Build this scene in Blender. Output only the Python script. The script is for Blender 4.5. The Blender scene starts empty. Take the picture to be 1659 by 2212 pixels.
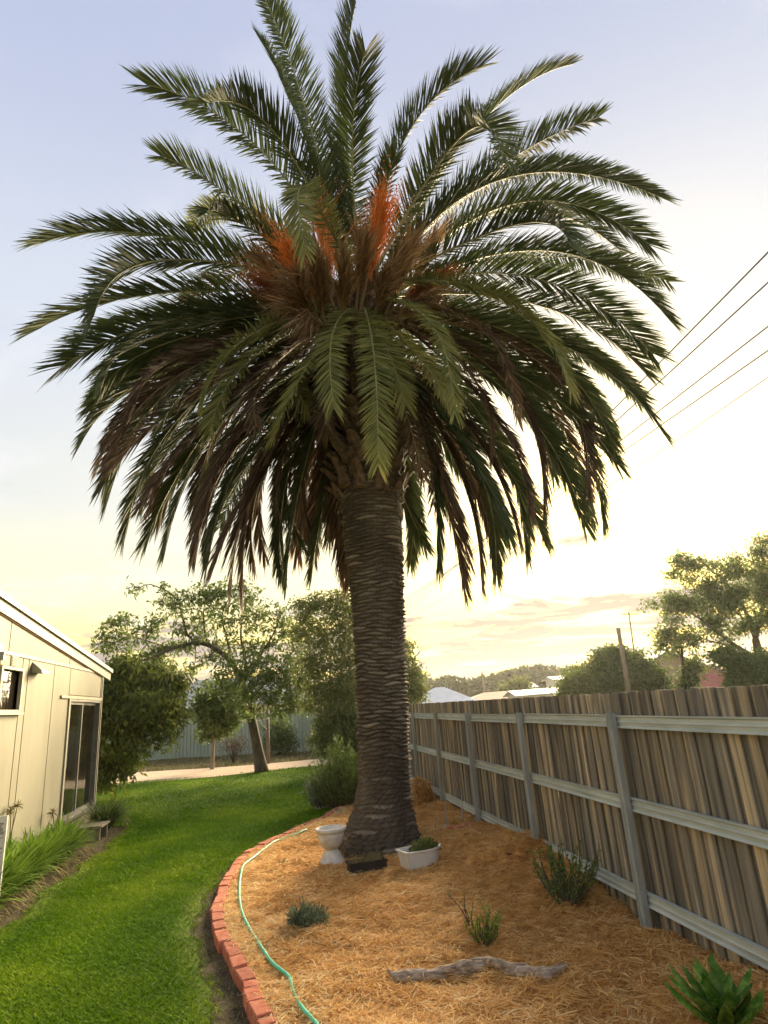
import bpy, math, random
import numpy as np
from mathutils import Matrix, Vector
random.seed(7)
RNG = np.random.default_rng(11)
SC = bpy.context.scene
COL = SC.collection

# ------------------------------------------------------------------ camera
F, CX, CY, EYE = 1316.0, 829.5, 1106.0, 1.85          # focal length and centre in units of a 1659 x 2212 picture
_up = np.array([-305, 4182, -1316.]); _up /= np.linalg.norm(_up)
_y = np.array([600 - CX, -(1537 - CY), -F]); _y -= _up * _y.dot(_up); _y /= np.linalg.norm(_y)
ROT = np.array([np.cross(_y, _up), _y, _up])           # world = ROT @ cam ; +Y runs along the timber fence
cam = bpy.data.cameras.new('camera')
cam.sensor_fit = 'VERTICAL'; cam.sensor_height = 24.0; cam.lens = F / 2212 * 24.0
cam.clip_start = 0.05; cam.clip_end = 3000
cam_o = bpy.data.objects.new('camera', cam); COL.objects.link(cam_o)
m4 = Matrix(ROT.tolist()).to_4x4(); m4.translation = (0, 0, EYE)
cam_o.matrix_world = m4
SC.camera = cam_o

def ray(x, y): return ROT @ np.array([x - CX, -(y - CY), -F])
def at_z(x, y, z=0.):
    d = ray(x, y); return np.array([0, 0, EYE]) + (z - EYE) / d[2] * d
def at_x(x, y, v):
    d = ray(x, y); return np.array([0, 0, EYE]) + v / d[0] * d
def at_y(x, y, v):
    d = ray(x, y); return np.array([0, 0, EYE]) + v / d[1] * d

# ------------------------------------------------------------------ sky, sun, exposure
SKY_K, VEIL = 0.088, 1.95                                # share of the clear sky's light, brightness of the hazy air
SUN_AZ, SUN_EL = math.radians(31.0), math.radians(16.0)
w = bpy.data.worlds.new('World'); SC.world = w; w.use_nodes = True
nt = w.node_tree; nt.nodes.clear()
def N(t, **k):
    n = nt.nodes.new(t)
    for a, b in k.items(): setattr(n, a, b)
    return n
def L(a, b): nt.links.new(a, b)
def mathn(op, a, b=None, clamp=False):
    n = N('ShaderNodeMath', operation=op); n.use_clamp = clamp
    for i, v in enumerate((a, b)):
        if v is None: continue
        if isinstance(v, (int, float)): n.inputs[i].default_value = v
        else: L(v, n.inputs[i])
    return n.outputs[0]
def mixc(fac, a, b, mode='MIX'):
    n = N('ShaderNodeMix', data_type='RGBA', blend_type=mode)
    for s, v in ((n.inputs['Factor'], fac), (n.inputs[6], a), (n.inputs[7], b)):
        if isinstance(v, (int, float)): s.default_value = v
        elif isinstance(v, tuple): s.default_value = v + (1,)
        else: L(v, s)
    return n.outputs[2]
def rng(v, a, b, c=0., d=1.):
    n = N('ShaderNodeMapRange', clamp=True, interpolation_type='SMOOTHSTEP'); L(v, n.inputs[0])
    for i, q in enumerate((a, b, c, d)): n.inputs[i + 1].default_value = q
    return n.outputs[0]
tc = N('ShaderNodeTexCoord')
sky = N('ShaderNodeTexSky', sky_type='NISHITA', sun_disc=False)
sky.sun_elevation = SUN_EL; sky.sun_rotation = SUN_AZ
sky.air_density = 1.0; sky.dust_density = 3.0; sky.ozone_density = 1.5; sky.altitude = 100
sep = N('ShaderNodeSeparateXYZ'); L(tc.outputs['Generated'], sep.inputs[0])
zz = mathn('MAXIMUM', sep.outputs[2], 0.0)
den = mathn('ADD', zz, 0.06)
cmb = N('ShaderNodeCombineXYZ'); L(mathn('DIVIDE', sep.outputs[0], den), cmb.inputs[0]); L(mathn('DIVIDE', sep.outputs[1], den), cmb.inputs[1])
# hazy air: pale blue overhead, cream towards the horizon all round; then broken streaks of cloud
hz = N('ShaderNodeValToRGB'); L(zz, hz.inputs[0]); hz.color_ramp.interpolation = 'EASE'
HZ = [(0.0, (.80, .50, .09)), (.09, (.82, .64, .27)), (.20, (.74, .70, .56)), (.33, (.59, .605, .655)), (.54, (.52, .56, .695)), (.84, (.385, .425, .62)), (1.0, (.35, .40, .59))]
hz.color_ramp.elements[0].color = HZ[0][1] + (1,); hz.color_ramp.elements[1].color = HZ[-1][1] + (1,)
for p, c in HZ[1:-1]:
    e = hz.color_ramp.elements.new(p); e.color = c + (1,)
veil = mixc(1.0, mixc(1.0, sky.outputs[0], (SKY_K, SKY_K * .82, SKY_K * .24), 'MULTIPLY'), mixc(1.0, hz.outputs[0], (VEIL, VEIL, VEIL), 'MULTIPLY'), 'ADD')
n1 = N('ShaderNodeTexNoise'); n1.inputs['Scale'].default_value = 1.0; n1.inputs['Detail'].default_value = 7; n1.inputs['Roughness'].default_value = 0.6; n1.inputs['Distortion'].default_value = 0.3
L(cmb.outputs[0], n1.inputs['Vector'])
low = rng(zz, 0.19, 0.09)                               # the cloud bank lies low over the horizon
th = mathn('SUBTRACT', n1.outputs[0], mathn('MULTIPLY', mathn('SUBTRACT', 1.0, low), 0.17))
cl = rng(th, 0.43, 0.52)
n2 = N('ShaderNodeTexNoise'); n2.inputs['Scale'].default_value = 1.7; n2.inputs['Detail'].default_value = 6; n2.inputs['Distortion'].default_value = .6
L(cmb.outputs[0], n2.inputs['Vector'])
veil = mixc(mathn('MULTIPLY', rng(n2.outputs[0], .50, .70), .55), veil, (1.55, 1.55, 1.6))   # thin high wisps
skyc = mixc(mathn('MULTIPLY', cl, 0.97), veil, (.88, .72, .66))
bg = N('ShaderNodeBackground'); bg.inputs[1].default_value = 0.10
L(skyc, bg.inputs[0])
out = N('ShaderNodeOutputWorld'); L(bg.outputs[0], out.inputs[0])

sl = bpy.data.lights.new('sun', 'SUN'); sl.energy = 3.8; sl.angle = math.radians(34); sl.color = (1.0, 0.80, 0.50)
so = bpy.data.objects.new('sun', sl); COL.objects.link(so)
sd = Vector((math.sin(SUN_AZ) * math.cos(SUN_EL), math.cos(SUN_AZ) * math.cos(SUN_EL), math.sin(SUN_EL)))
so.rotation_euler = sd.to_track_quat('Z', 'Y').to_euler(); so.location = (20, 30, 20)
SC.view_settings.view_transform = 'Standard'; SC.view_settings.look = 'None'
SC.view_settings.gamma = 1.0; SC.view_settings.exposure = 2.66; SC.view_settings.use_curve_mapping = False
SC.cycles.use_denoising = True
SC.cycles.max_bounces = 6; SC.cycles.transparent_max_bounces = 8

# ------------------------------------------------------------------ helpers
WL = {}                                                # world position of every object's origin
def thing(name, label, cat, loc=(0, 0, 0), group=None):
    o = bpy.data.objects.new(name, None); COL.objects.link(o); o.location = tuple(float(v) for v in loc)
    o.empty_display_size = 0.2; WL[o.name] = np.array(loc, float)
    tag(o, label, cat, group); return o
def tag(o, label=None, cat=None, group=None, kind=None):
    if label: o['label'] = label
    if cat: o['category'] = cat
    if group: o['group'] = group
    if kind: o['kind'] = kind
    return o
def mesh(V, Fs, mat, smooth=False, rnd=None, name='mesh'):
    V = np.asarray(V, float); me = bpy.data.meshes.new(name)
    if isinstance(Fs, np.ndarray):
        n, k = Fs.shape
        me.vertices.add(len(V)); me.vertices.foreach_set('co', V.astype(np.float32).ravel())
        me.loops.add(n * k); me.loops.foreach_set('vertex_index', Fs.astype(np.int32).ravel())
        me.polygons.add(n); me.polygons.foreach_set('loop_start', (np.arange(n) * k).astype(np.int32))
        me.update(calc_edges=True)
    else:
        me.from_pydata([tuple(v) for v in V], [], [tuple(int(i) for i in f) for f in Fs]); me.update()
    if smooth: me.polygons.foreach_set('use_smooth', np.ones(len(me.polygons), bool))
    if rnd is not None:
        a = me.attributes.new('rnd', 'FLOAT', 'POINT'); a.data.foreach_set('value', np.asarray(rnd, np.float32))
    if mat is not None: me.materials.append(mat)
    return me
def ob(name, V, Fs, mat, parent=None, smooth=False, rnd=None, loc=None):
    """one mesh object; V in world coordinates, origin at the parent's origin (or loc)"""
    base = WL[parent.name] if parent is not None else np.array(loc if loc is not None else (0, 0, 0), float)
    org = np.array(loc, float) if loc is not None else base
    me = mesh(np.asarray(V, float) - org, Fs, mat, smooth, rnd, name)
    return link(name, me, org, parent)
def link(name, me, org=(0, 0, 0), parent=None, rot=None, scale=None):
    o = bpy.data.objects.new(name, me); COL.objects.link(o)
    org = np.array(org, float); WL[o.name] = org
    if parent is not None:
        o.parent = parent; o.location = tuple(org - WL[parent.name])
    else: o.location = tuple(org)
    if rot is not None: o.rotation_euler = rot
    if scale is not None: o.scale = scale
    return o
def structure(o): o['kind'] = 'structure'; return o
def stuff(o, label=None, cat=None): return tag(o, label, cat, None, 'stuff')
class MB:
    def __init__(s): s.v = []; s.f = []
    def add(s, V, Fs):
        k = len(s.v); s.v += [tuple(map(float, v)) for v in V]; s.f += [tuple(int(i) + k for i in f) for f in Fs]; return s
    def box(s, a, b):
        x0, y0, z0 = np.minimum(a, b); x1, y1, z1 = np.maximum(a, b)
        return s.add([(x0, y0, z0), (x1, y0, z0), (x1, y1, z0), (x0, y1, z0), (x0, y0, z1), (x1, y0, z1), (x1, y1, z1), (x0, y1, z1)],
                     [(0, 3, 2, 1), (4, 5, 6, 7), (0, 1, 5, 4), (1, 2, 6, 5), (2, 3, 7, 6), (3, 0, 4, 7)])
    def prism(s, poly, off):
        n = len(poly); p = np.array(poly, float); q = p + np.array(off, float)
        return s.add(list(p) + list(q), [tuple(range(n))[::-1], tuple(range(n, 2 * n))] + [(i, (i + 1) % n, (i + 1) % n + n, i + n) for i in range(n)])
    def tube(s, pts, rad, k=6):
        V, Fs = tube(pts, rad, k); return s.add(V, Fs)
    def lathe(s, c, prof, k=24, sx=1., sy=1.):
        V = []; Fs = []; n = len(prof)
        for r, z in prof:
            for j in range(k):
                a = 2 * math.pi * j / k; V.append((c[0] + r * math.cos(a) * sx, c[1] + r * math.sin(a) * sy, c[2] + z))
        for i in range(n - 1):
            for j in range(k): Fs.append((i * k + j, i * k + (j + 1) % k, (i + 1) * k + (j + 1) % k, (i + 1) * k + j))
        Fs.append(tuple(range(k))[::-1]); Fs.append(tuple((n - 1) * k + j for j in range(k)))
        return s.add(V, Fs)
    def build(s, name, mat, parent=None, smooth=False, loc=None): return ob(name, s.v, s.f, mat, parent, smooth, None, loc)
def unit(v): v = np.asarray(v, float); return v / (np.linalg.norm(v, axis=-1, keepdims=True) + 1e-9)
def tube(pts, rad, k=6):
    pts = np.asarray(pts, float); n = len(pts)
    rad = np.broadcast_to(np.asarray(rad, float), (n,))
    T = unit(np.gradient(pts, axis=0)); ref = np.array([0.31, 0.17, 0.93]) if abs(T[:, 2]).mean() < .8 else np.array([.9, .3, .1])
    A = unit(np.cross(T, ref)); B = np.cross(T, A)
    an = np.arange(k) * 2 * math.pi / k
    V = pts[:, None, :] + rad[:, None, None] * (np.cos(an)[None, :, None] * A[:, None, :] + np.sin(an)[None, :, None] * B[:, None, :])
    Fs = [(i * k + j, i * k + (j + 1) % k, (i + 1) * k + (j + 1) % k, (i + 1) * k + j) for i in range(n - 1) for j in range(k)]
    Fs += [tuple(range(k))[::-1], tuple((n - 1) * k + j for j in range(k))]
    return V.reshape(-1, 3), Fs
def smooth_path(pts, n=24):
    p = np.asarray(pts, float); s = np.r_[0, np.cumsum(np.linalg.norm(np.diff(p, axis=0), axis=1))]
    t = np.linspace(0, s[-1], n); out = np.zeros((n, p.shape[1]))
    m = np.gradient(p, s, axis=0)
    i = np.clip(np.searchsorted(s, t) - 1, 0, len(p) - 2); h = (s[i + 1] - s[i]); u = (t - s[i]) / h
    u = u[:, None]; h = h[:, None]
    return (2*u**3-3*u**2+1)*p[i] + (u**3-2*u**2+u)*h*m[i] + (-2*u**3+3*u**2)*p[i+1] + (u**3-u**2)*h*m[i+1]
def leaf_quads(P, D, S, Ln, Wd, bend=0.):
    """flat diamond leaves: base, left, tip, right"""
    n = len(P); Ln = np.broadcast_to(Ln, (n,))[:, None]; Wd = np.broadcast_to(Wd, (n,))[:, None]
    mid = P + D * Ln * .45; tip = P + D * Ln; tip = tip - np.array([0, 0, 1.]) * Ln * bend
    V = np.stack([P, mid - S * Wd / 2, tip, mid + S * Wd / 2], 1).reshape(-1, 3)
    return V, np.arange(n * 4).reshape(n, 4)
def blades(P, D, S, Ln, Wd, bend):
    """tapering bent strips: two vertices at base and middle, one at the tip"""
    n = len(P); Ln = np.broadcast_to(Ln, (n,))[:, None]; Wd = np.broadcast_to(Wd, (n,))[:, None]
    B = np.asarray(bend, float); B = np.broadcast_to(B, (n, 3))
    m = P + D * Ln * .5 + B * Ln * .18; t = P + D * Ln * .95 + B * Ln * .8
    V = np.stack([P - S * Wd * .35, P + S * Wd * .35, m + S * Wd * .5, m - S * Wd * .5, t], 1).reshape(-1, 3)
    i = np.arange(n)[:, None] * 5
    Fs = np.concatenate([i + np.array([[0, 1, 2]]), i + np.array([[0, 2, 3]]), i + np.array([[3, 2, 4]])], 0)
    return V, Fs
def rand_dir(n, zbias=0.):
    d = RNG.normal(size=(n, 3)); d[:, 2] += zbias; return unit(d)
def perp(D):
    r = RNG.normal(size=D.shape); return unit(np.cross(D, r))

# ------------------------------------------------------------------ materials
def material(name, c1, c2=None, rough=.8, scale=8., stretch=(1, 1, 1), detail=6, bump=0., bscale=None, c3=None, attr=False, perobj=0.,
             trans=0., spec=.3, metal=0., lo=.35, hi=.65, bdist=.02):
    m = bpy.data.materials.new(name); m.use_nodes = True; t = m.node_tree; t.nodes.clear()
    def nn(ty, **k):
        n = t.nodes.new(ty)
        for a, b in k.items(): setattr(n, a, b)
        return n
    o = nn('ShaderNodeOutputMaterial'); p = nn('ShaderNodeBsdfPrincipled')
    p.inputs['Roughness'].default_value = rough; p.inputs['Specular IOR Level'].default_value = spec; p.inputs['Metallic'].default_value = metal
    p.inputs['Base Color'].default_value = tuple(c1) + (1,)
    g = nn('ShaderNodeTexCoord'); mp = nn('ShaderNodeMapping'); mp.inputs['Scale'].default_value = stretch
    t.links.new(g.outputs['Object'], mp.inputs[0])
    oi = nn('ShaderNodeObjectInfo')
    va = nn('ShaderNodeVectorMath', operation='ADD'); t.links.new(mp.outputs[0], va.inputs[0])
    if perobj:
        sc = nn('ShaderNodeVectorMath', operation='SCALE'); sc.inputs[0].default_value = (37., 21., 53.); t.links.new(oi.outputs['Random'], sc.inputs['Scale']); t.links.new(sc.outputs[0], va.inputs[1])
    nz = nn('ShaderNodeTexNoise'); nz.inputs['Scale'].default_value = scale; nz.inputs['Detail'].default_value = detail; nz.inputs['Roughness'].default_value = .6
    t.links.new(va.outputs[0], nz.inputs['Vector'])
    col = None
    if c2 is not None:
        r = nn('ShaderNodeValToRGB'); r.color_ramp.elements[0].position = lo; r.color_ramp.elements[1].position = hi
        r.color_ramp.elements[0].color = tuple(c1) + (1,); r.color_ramp.elements[1].color = tuple(c2) + (1,)
        if c3 is not None:
            e = r.color_ramp.elements.new((lo + hi) / 2); e.color = tuple(c3) + (1,)
        if attr:
            a = nn('ShaderNodeAttribute', attribute_name='rnd'); t.links.new(a.outputs['Fac'], r.inputs[0])
        else: t.links.new(nz.outputs[0], r.inputs[0])
        col = r.outputs[0]
        if perobj:
            hv = nn('ShaderNodeHueSaturation'); mr = nn('ShaderNodeMapRange'); mr.inputs[3].default_value = 1 - perobj; mr.inputs[4].default_value = 1 + perobj
            t.links.new(oi.outputs['Random'], mr.inputs[0]); t.links.new(mr.outputs[0], hv.inputs['Value']); t.links.new(col, hv.inputs['Color']); col = hv.outputs[0]
        t.links.new(col, p.inputs['Base Color'])
    if bump:
        b = nn('ShaderNodeBump'); b.inputs['Strength'].default_value = bump; b.inputs['Distance'].default_value = bdist
        nb = nn('ShaderNodeTexNoise'); nb.inputs['Scale'].default_value = bscale or scale; nb.inputs['Detail'].default_value = 5
        t.links.new(va.outputs[0], nb.inputs['Vector']); t.links.new(nb.outputs[0], b.inputs['Height']); t.links.new(b.outputs[0], p.inputs['Normal'])
    sh = p.outputs[0]
    if trans:
        tr = nn('ShaderNodeBsdfTranslucent'); mx = nn('ShaderNodeMixShader'); mx.inputs[0].default_value = trans
        if col is not None: t.links.new(col, tr.inputs[0])
        else: tr.inputs[0].default_value = tuple(c1) + (1,)
        t.links.new(p.outputs[0], mx.inputs[1]); t.links.new(tr.outputs[0], mx.inputs[2]); sh = mx.outputs[0]
    t.links.new(sh, o.inputs[0])
    return m
M = {}
M['soil'] = material('soil', (.050, .040, .026), (.12, .095, .055), .95, 6, bump=.6, bscale=30, c3=(.085, .066, .038))
M['lawn'] = material('lawn_ground', (.065, .115, .005), (.14, .18, .016), .95, 1.6, bump=.4, bscale=40, c3=(.09, .16, .006))
M['ground'] = material('rough_ground', (.10, .11, .035), (.19, .15, .08), .95, .8, bump=.4, bscale=12, c3=(.12, .13, .045))
M['path'] = material('gravel', (.38, .28, .20), (.56, .43, .31), .95, 9, bump=.5, bscale=60)
M['grass'] = material('grass_blades', (.058, .150, .002), (.32, .41, .025), .75, attr=True, lo=0, hi=1, c3=(.135, .255, .004), trans=.35, spec=.10)
M['drygrass'] = material('dry_grass', (.10, .10, .03), (.30, .24, .12), .8, attr=True, lo=0, hi=1, trans=.3, spec=.1)
M['mulch'] = material('mulch_ground', (.42, .21, .055), (.80, .52, .20), .95, 9, bump=.8, bscale=38, c3=(.64, .37, .115), bdist=.03)
M['straw'] = material('straw', (.40, .17, .035), (.95, .80, .46), .75, attr=True, lo=0, hi=1, c3=(.80, .50, .17), trans=.35, spec=.2)
M['brick'] = material('brick', (.42, .12, .07), (.58, .22, .13), .9, 14, bump=.5, bscale=60, perobj=.18, c3=(.50, .16, .09), bdist=.005)
M['hose'] = material('hose_plastic', (.06, .52, .32), (.09, .60, .39), .38, 30, spec=.5)
M['wood'] = material('paling_wood', (.090, .083, .068), (.64, .48, .26), .92, 1.0, stretch=(9, 12, .55), bump=.45, bscale=9, c3=(.22, .195, .15), perobj=.38, lo=.32, hi=.70, bdist=.01)
M['steel'] = material('galvanised_steel', (.38, .42, .38), (.54, .58, .53), .5, 5, stretch=(1, .4, 3), bump=.1, bscale=3, metal=.1, spec=.4)
M['post'] = material('steel_post', (.25, .265, .25), (.36, .375, .355), .55, 6, stretch=(3, 3, .6), metal=.1)
M['trunk'] = material('palm_trunk', (.040, .032, .024), (.25, .212, .165), .95, 9, bump=.6, bscale=60, c3=(.100, .080, .060), lo=0, hi=1, attr=True, bdist=.012)
M['boot'] = material('leaf_base', (.06, .042, .03), (.20, .14, .09), .95, 10, bump=.6, bscale=30, perobj=.25)
M['frond'] = material('frond_green', (.040, .060, .022), (.115, .135, .050), .68, attr=True, lo=0, hi=1, c3=(.065, .090, .032), trans=.22, spec=.22)
M['frond_olive'] = material('frond_olive', (.10, .12, .028), (.34, .32, .10), .6, attr=True, lo=0, hi=1, c3=(.20, .21, .058), trans=.3, spec=.3)
M['frond_brown'] = material('frond_dead', (.055, .036, .024), (.22, .145, .09), .8, attr=True, lo=0, hi=1, c3=(.11, .072, .045), trans=.2, spec=.15)
M['rachis'] = material('frond_midrib', (.19, .20, .085), (.31, .31, .15), .5, 4)
M['rachis_brown'] = material('dead_midrib', (.20, .14, .08), (.30, .22, .13), .7, 4)
M['fruit'] = material('fruit_orange', (.50, .12, .012), (.85, .38, .10), .6, attr=True, lo=0, hi=1, c3=(.72, .20, .025), trans=.2)
M['fruit_brown'] = material('fruit_stalk_brown', (.15, .085, .042), (.52, .36, .20), .75, attr=True, lo=0, hi=1, c3=(.29, .175, .085), trans=.2)
M['fruit_red'] = material('fruit_dark_red', (.18, .045, .018), (.46, .18, .07), .7, attr=True, lo=0, hi=1, c3=(.32, .09, .03), trans=.2)
M['wall'] = material('painted_sheet', (.20, .188, .13), (.27, .252, .18), .65, 1.4, stretch=(1, 1, .35), bump=.08, bscale=50, c3=(.24, .225, .158))
M['trim'] = material('painted_trim', (.33, .31, .23), (.39, .365, .275), .55, 5)
M['barge'] = material('painted_barge', (.30, .285, .22), (.36, .34, .265), .55, 5)
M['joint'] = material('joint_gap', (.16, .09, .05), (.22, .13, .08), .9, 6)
M['roofing'] = material('white_roofing', (.40, .39, .34), (.46, .45, .40), .5, 4)
M['alu'] = material('aluminium_frame', (.16, .15, .135), (.22, .21, .19), .45, 5, metal=.3)
M['dark'] = material('dark_interior', (.012, .012, .012), (.03, .026, .022), .9, 3)
M['curtain'] = material('curtain', (.16, .08, .05), (.24, .13, .09), .9, 3, stretch=(1, 14, 1))
M['sheer'] = material('pale_blind', (.22, .24, .22), (.32, .34, .31), .9, 3)
M['bark'] = material('bark', (.055, .042, .03), (.15, .115, .085), .95, 8, stretch=(1, 1, .3), bump=.7, bscale=25)
M['barkpale'] = material('pale_bark', (.20, .165, .12), (.34, .28, .21), .9, 8, stretch=(1, 1, .3), bump=.4, bscale=25)
def leafmat(n, a, b, c, tr=.35): M[n] = material(n, a, b, .6, attr=True, lo=0, hi=1, c3=c, trans=tr, spec=.25)
leafmat('leaf_mid', (.05, .085, .02), (.22, .27, .08), (.11, .16, .04))
leafmat('leaf_dark', (.04, .07, .012), (.34, .36, .06), (.12, .16, .03), .4)
leafmat('leaf_olive', (.065, .095, .022), (.26, .29, .075), (.14, .17, .045))
leafmat('leaf_hedge', (.05, .085, .02), (.18, .22, .06), (.095, .14, .035))
leafmat('leaf_gum', (.05, .085, .025), (.23, .29, .085), (.12, .165, .05), .4)
leafmat('leaf_rosemary', (.05, .09, .02), (.28, .36, .09), (.13, .20, .045), .3)
leafmat('leaf_strap', (.07, .15, .012), (.28, .40, .06), (.15, .26, .025), .35)
leafmat('leaf_lav', (.08, .12, .07), (.28, .34, .20), (.17, .22, .13), .3)
leafmat('leaf_wood', (.030, .048, .016), (.11, .14, .045), (.060, .085, .028), .15)
M['agave'] = material('broad_leaf', (.05, .14, .014), (.24, .36, .07), .65, 16, trans=.25, spec=.2, c3=(.11, .23, .03), perobj=.35)
M['concrete'] = material('white_concrete', (.50, .47, .42), (.68, .65, .60), .9, 12, bump=.4, bscale=50)
M['black'] = material('black_plastic', (.018, .016, .014), (.035, .03, .027), .6, 9)
M['whiteplastic'] = material('white_ceramic', (.58, .57, .55), (.70, .69, .67), .45, 6)
M['driftwood'] = material('driftwood', (.15, .105, .07), (.54, .43, .32), .9, 3, stretch=(3, 12, 12), bump=.6, bscale=10, c3=(.34, .255, .18))
M['hay'] = material('hay', (.20, .10, .03), (.44, .26, .10), .95, 14, bump=.9, bscale=40)
M['colorbond'] = material('green_steel_sheet', (.25, .30, .245), (.33, .38, .31), .5, 2, stretch=(2, 2, .6), perobj=.06)
M['timber'] = material('weathered_timber', (.13, .11, .085), (.24, .205, .16), .9, 3, stretch=(8, 8, .7), bump=.3)
M['polewood'] = material('pole_timber', (.20, .15, .10), (.34, .27, .19), .9, 3, stretch=(6, 6, .5))
M['wire'] = material('wire', (.10, .10, .11), None, .6)
M['redbark'] = material('red_bark', (.22, .06, .035), (.36, .12, .07), .9, 10, bump=.4)
M['stone'] = material('stone', (.28, .24, .19), (.42, .37, .30), .9, 10, bump=.4)
M['whitewall'] = material('far_white_wall', (.62, .58, .52), (.70, .66, .60), .8, 3)
M['creamwall'] = material('far_cream_wall', (.48, .40, .30), (.56, .47, .36), .85, 3)
M['roofblue'] = material('pale_metal_roof', (.48, .53, .58), (.58, .62, .67), .5, 2)
M['roofgrey'] = material('grey_roof', (.25, .27, .29), (.33, .35, .37), .7, 3)
M['roofred'] = material('red_roof', (.40, .12, .10), (.50, .17, .14), .7, 3)
M['roofbrown'] = material('brown_tile_roof', (.30, .18, .13), (.38, .24, .18), .8, 6)
M['printgrey'] = material('print_grey', (.30, .29, .28), None, .6)
def glass_mat():
    m = bpy.data.materials.new('window_glass'); m.use_nodes = True; p = m.node_tree.nodes['Principled BSDF']
    p.inputs['Base Color'].default_value = (.9, .95, .93, 1); p.inputs['Roughness'].default_value = .03
    p.inputs['Transmission Weight'].default_value = 1.0; p.inputs['IOR'].default_value = 1.2
    return m
M['glass'] = glass_mat()

# ------------------------------------------------------------------ the setting: ground, lawn, path, mulch bed
FX = 2.79                                               # plane of the timber fence
PALM = np.array([1.28, 8.78, 0.0])
BK = [(582, 2212), (554.7, 2172), (543, 2147), (538, 2119), (520, 2095), (508, 2065), (490, 2038), (473.6, 2008), (469, 1982), (469, 1959), (478, 1939), (485, 1913),
      (499, 1890), (513, 1867), (531.5, 1846), (554.6, 1832), (582, 1816), (612.5, 1804), (640, 1791.7), (670, 1779), (693.5, 1769.7)]
bkw = np.array([at_z(x, y, .05) for x, y in BK])[:, :2]
bkw = np.vstack([[(.55, 2.2)], [(.30, 3.4)], bkw, [(1.05, 12.4)], [(1.5, 13.1)], [(2.0, 13.8)], [(2.5, 14.4)]])
bkw = smooth_path(bkw, 90)
_ys = np.maximum.accumulate(bkw[:, 1])
def bed_left(y): return np.interp(y, _ys + np.arange(len(_ys)) * 1e-6, bkw[:, 0])
def wob(x, y):
    return .012 * np.sin(3.1 * x + 1.7 * y) + .010 * np.sin(5.3 * y - 2.2 * x + 1) + .008 * np.sin(9.1 * x + 4.3) * np.sin(7.7 * y) + .012 * np.sin(17 * x + 3 * y + 2 * np.sin(5 * y)) * np.sin(15 * y - 5 * x + 2 * np.sin(4 * x)) + .007 * np.sin(31 * x - 9 * y + np.sin(7 * y)) * np.sin(29 * y + 8 * x)
def mulch_h(x, y):
    b = np.interp(y, [2, 3.5, 4.5, 5.0, 5.6, 6.6, 7.1, 9, 11, 14], [.16, .15, .09, .05, .14, .27, .30, .18, .14, .10])
    d = np.clip((FX - x) / .95, 0, 9)
    ed = np.clip((x - bed_left(y)) / .5, 0, 1)
    r2 = (x - PALM[0]) ** 2 + (y - PALM[1]) ** 2
    return .035 + (b - .035) * np.exp(-d * d) + (.03 + .015 * np.exp(-r2 / 1.2)) * ed + wob(x, y) * (.3 + ed)
def on_mulch(px, py, dz=0.):
    p = at_z(px, py, 0)
    for _ in range(8): p = at_z(px, py, float(mulch_h(p[0], p[1])) + dz)
    return p

V = [(-320, -60, -.035), (320, -60, -.035), (320, 420, -.035), (-320, 420, -.035)]
structure(ob('ground', V, [(0, 1, 2, 3)], M['ground']))
# lawn: near part between the house bed and the brick edge, far part round the house corner
ly = np.r_[np.linspace(1.0, 12.6, 60), np.linspace(12.8, 22.2, 40)]
def lawn_left(y): return np.interp(y, [1, 7.3, 9, 10.5, 11.9, 13.2, 13.8, 14.9, 15.2], [-2.45, -2.62, -2.75, -2.66, -2.65, -2.75, -3.3, -3.7, -12]) + .05 * np.sin(4.1 * y) + .03 * np.sin(9.7 * y + 1)
def lawn_right(y): return np.where(y < 12.0, bed_left(y) - np.interp(y, [1, 4.6, 6, 8, 9.5, 11], [.30, .30, .24, .20, .14, .09]), np.minimum(bed_left(y) - .09, 2.6)) + .025 * np.sin(6.3 * y) + .02 * np.sin(13.1 * y)
xs = np.linspace(0, 1, 30)
A, B = lawn_left(ly), lawn_right(ly); B = np.where(ly > 14, 2.6, B)
gx = A[:, None] + (B - A)[:, None] * xs[None, :]; gy = np.repeat(ly[:, None], 30, 1)
gz = .012 * np.sin(gx * 1.3 + gy * .9) * np.clip((gy - 3) / 5, 0, 1) * np.minimum(1, 4 * np.minimum(xs, 1 - xs))[None, :]
idx = np.arange(len(ly) * 30).reshape(len(ly), 30)
quad = np.stack([idx[:-1, :-1], idx[:-1, 1:], idx[1:, 1:], idx[1:, :-1]], -1).reshape(-1, 4)
structure(ob('lawn', np.stack([gx, gy, gz], -1).reshape(-1, 3), quad, M['lawn'], smooth=True))
sv = np.array([(-3.72, 1, -.012), (1.2, 1, -.012), (1.2, 13.4, -.012), (-3.72, 13.4, -.012)])
structure(ob('bare_soil', sv, [(0, 1, 2, 3)], M['soil']))
# gravel path crossing behind the lawn
pt = smooth_path([at_z(x, y, 0)[:2] for x, y in [(120, 1688), (260, 1672), (350, 1666), (450, 1660), (560, 1652), (690, 1640), (760, 1633)]], 30)
pb = smooth_path([at_z(x, y, 0)[:2] for x, y in [(150, 1712), (240, 1698), (330, 1690), (480, 1677), (560, 1668), (690, 1655), (760, 1648)]], 30)
V = [(x, y, .016) for x, y in pt] + [(x, y, .016) for x, y in pb]
structure(ob('path', V, [(30 + i, 31 + i, 1 + i, i) for i in range(29)], M['path']))
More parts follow.
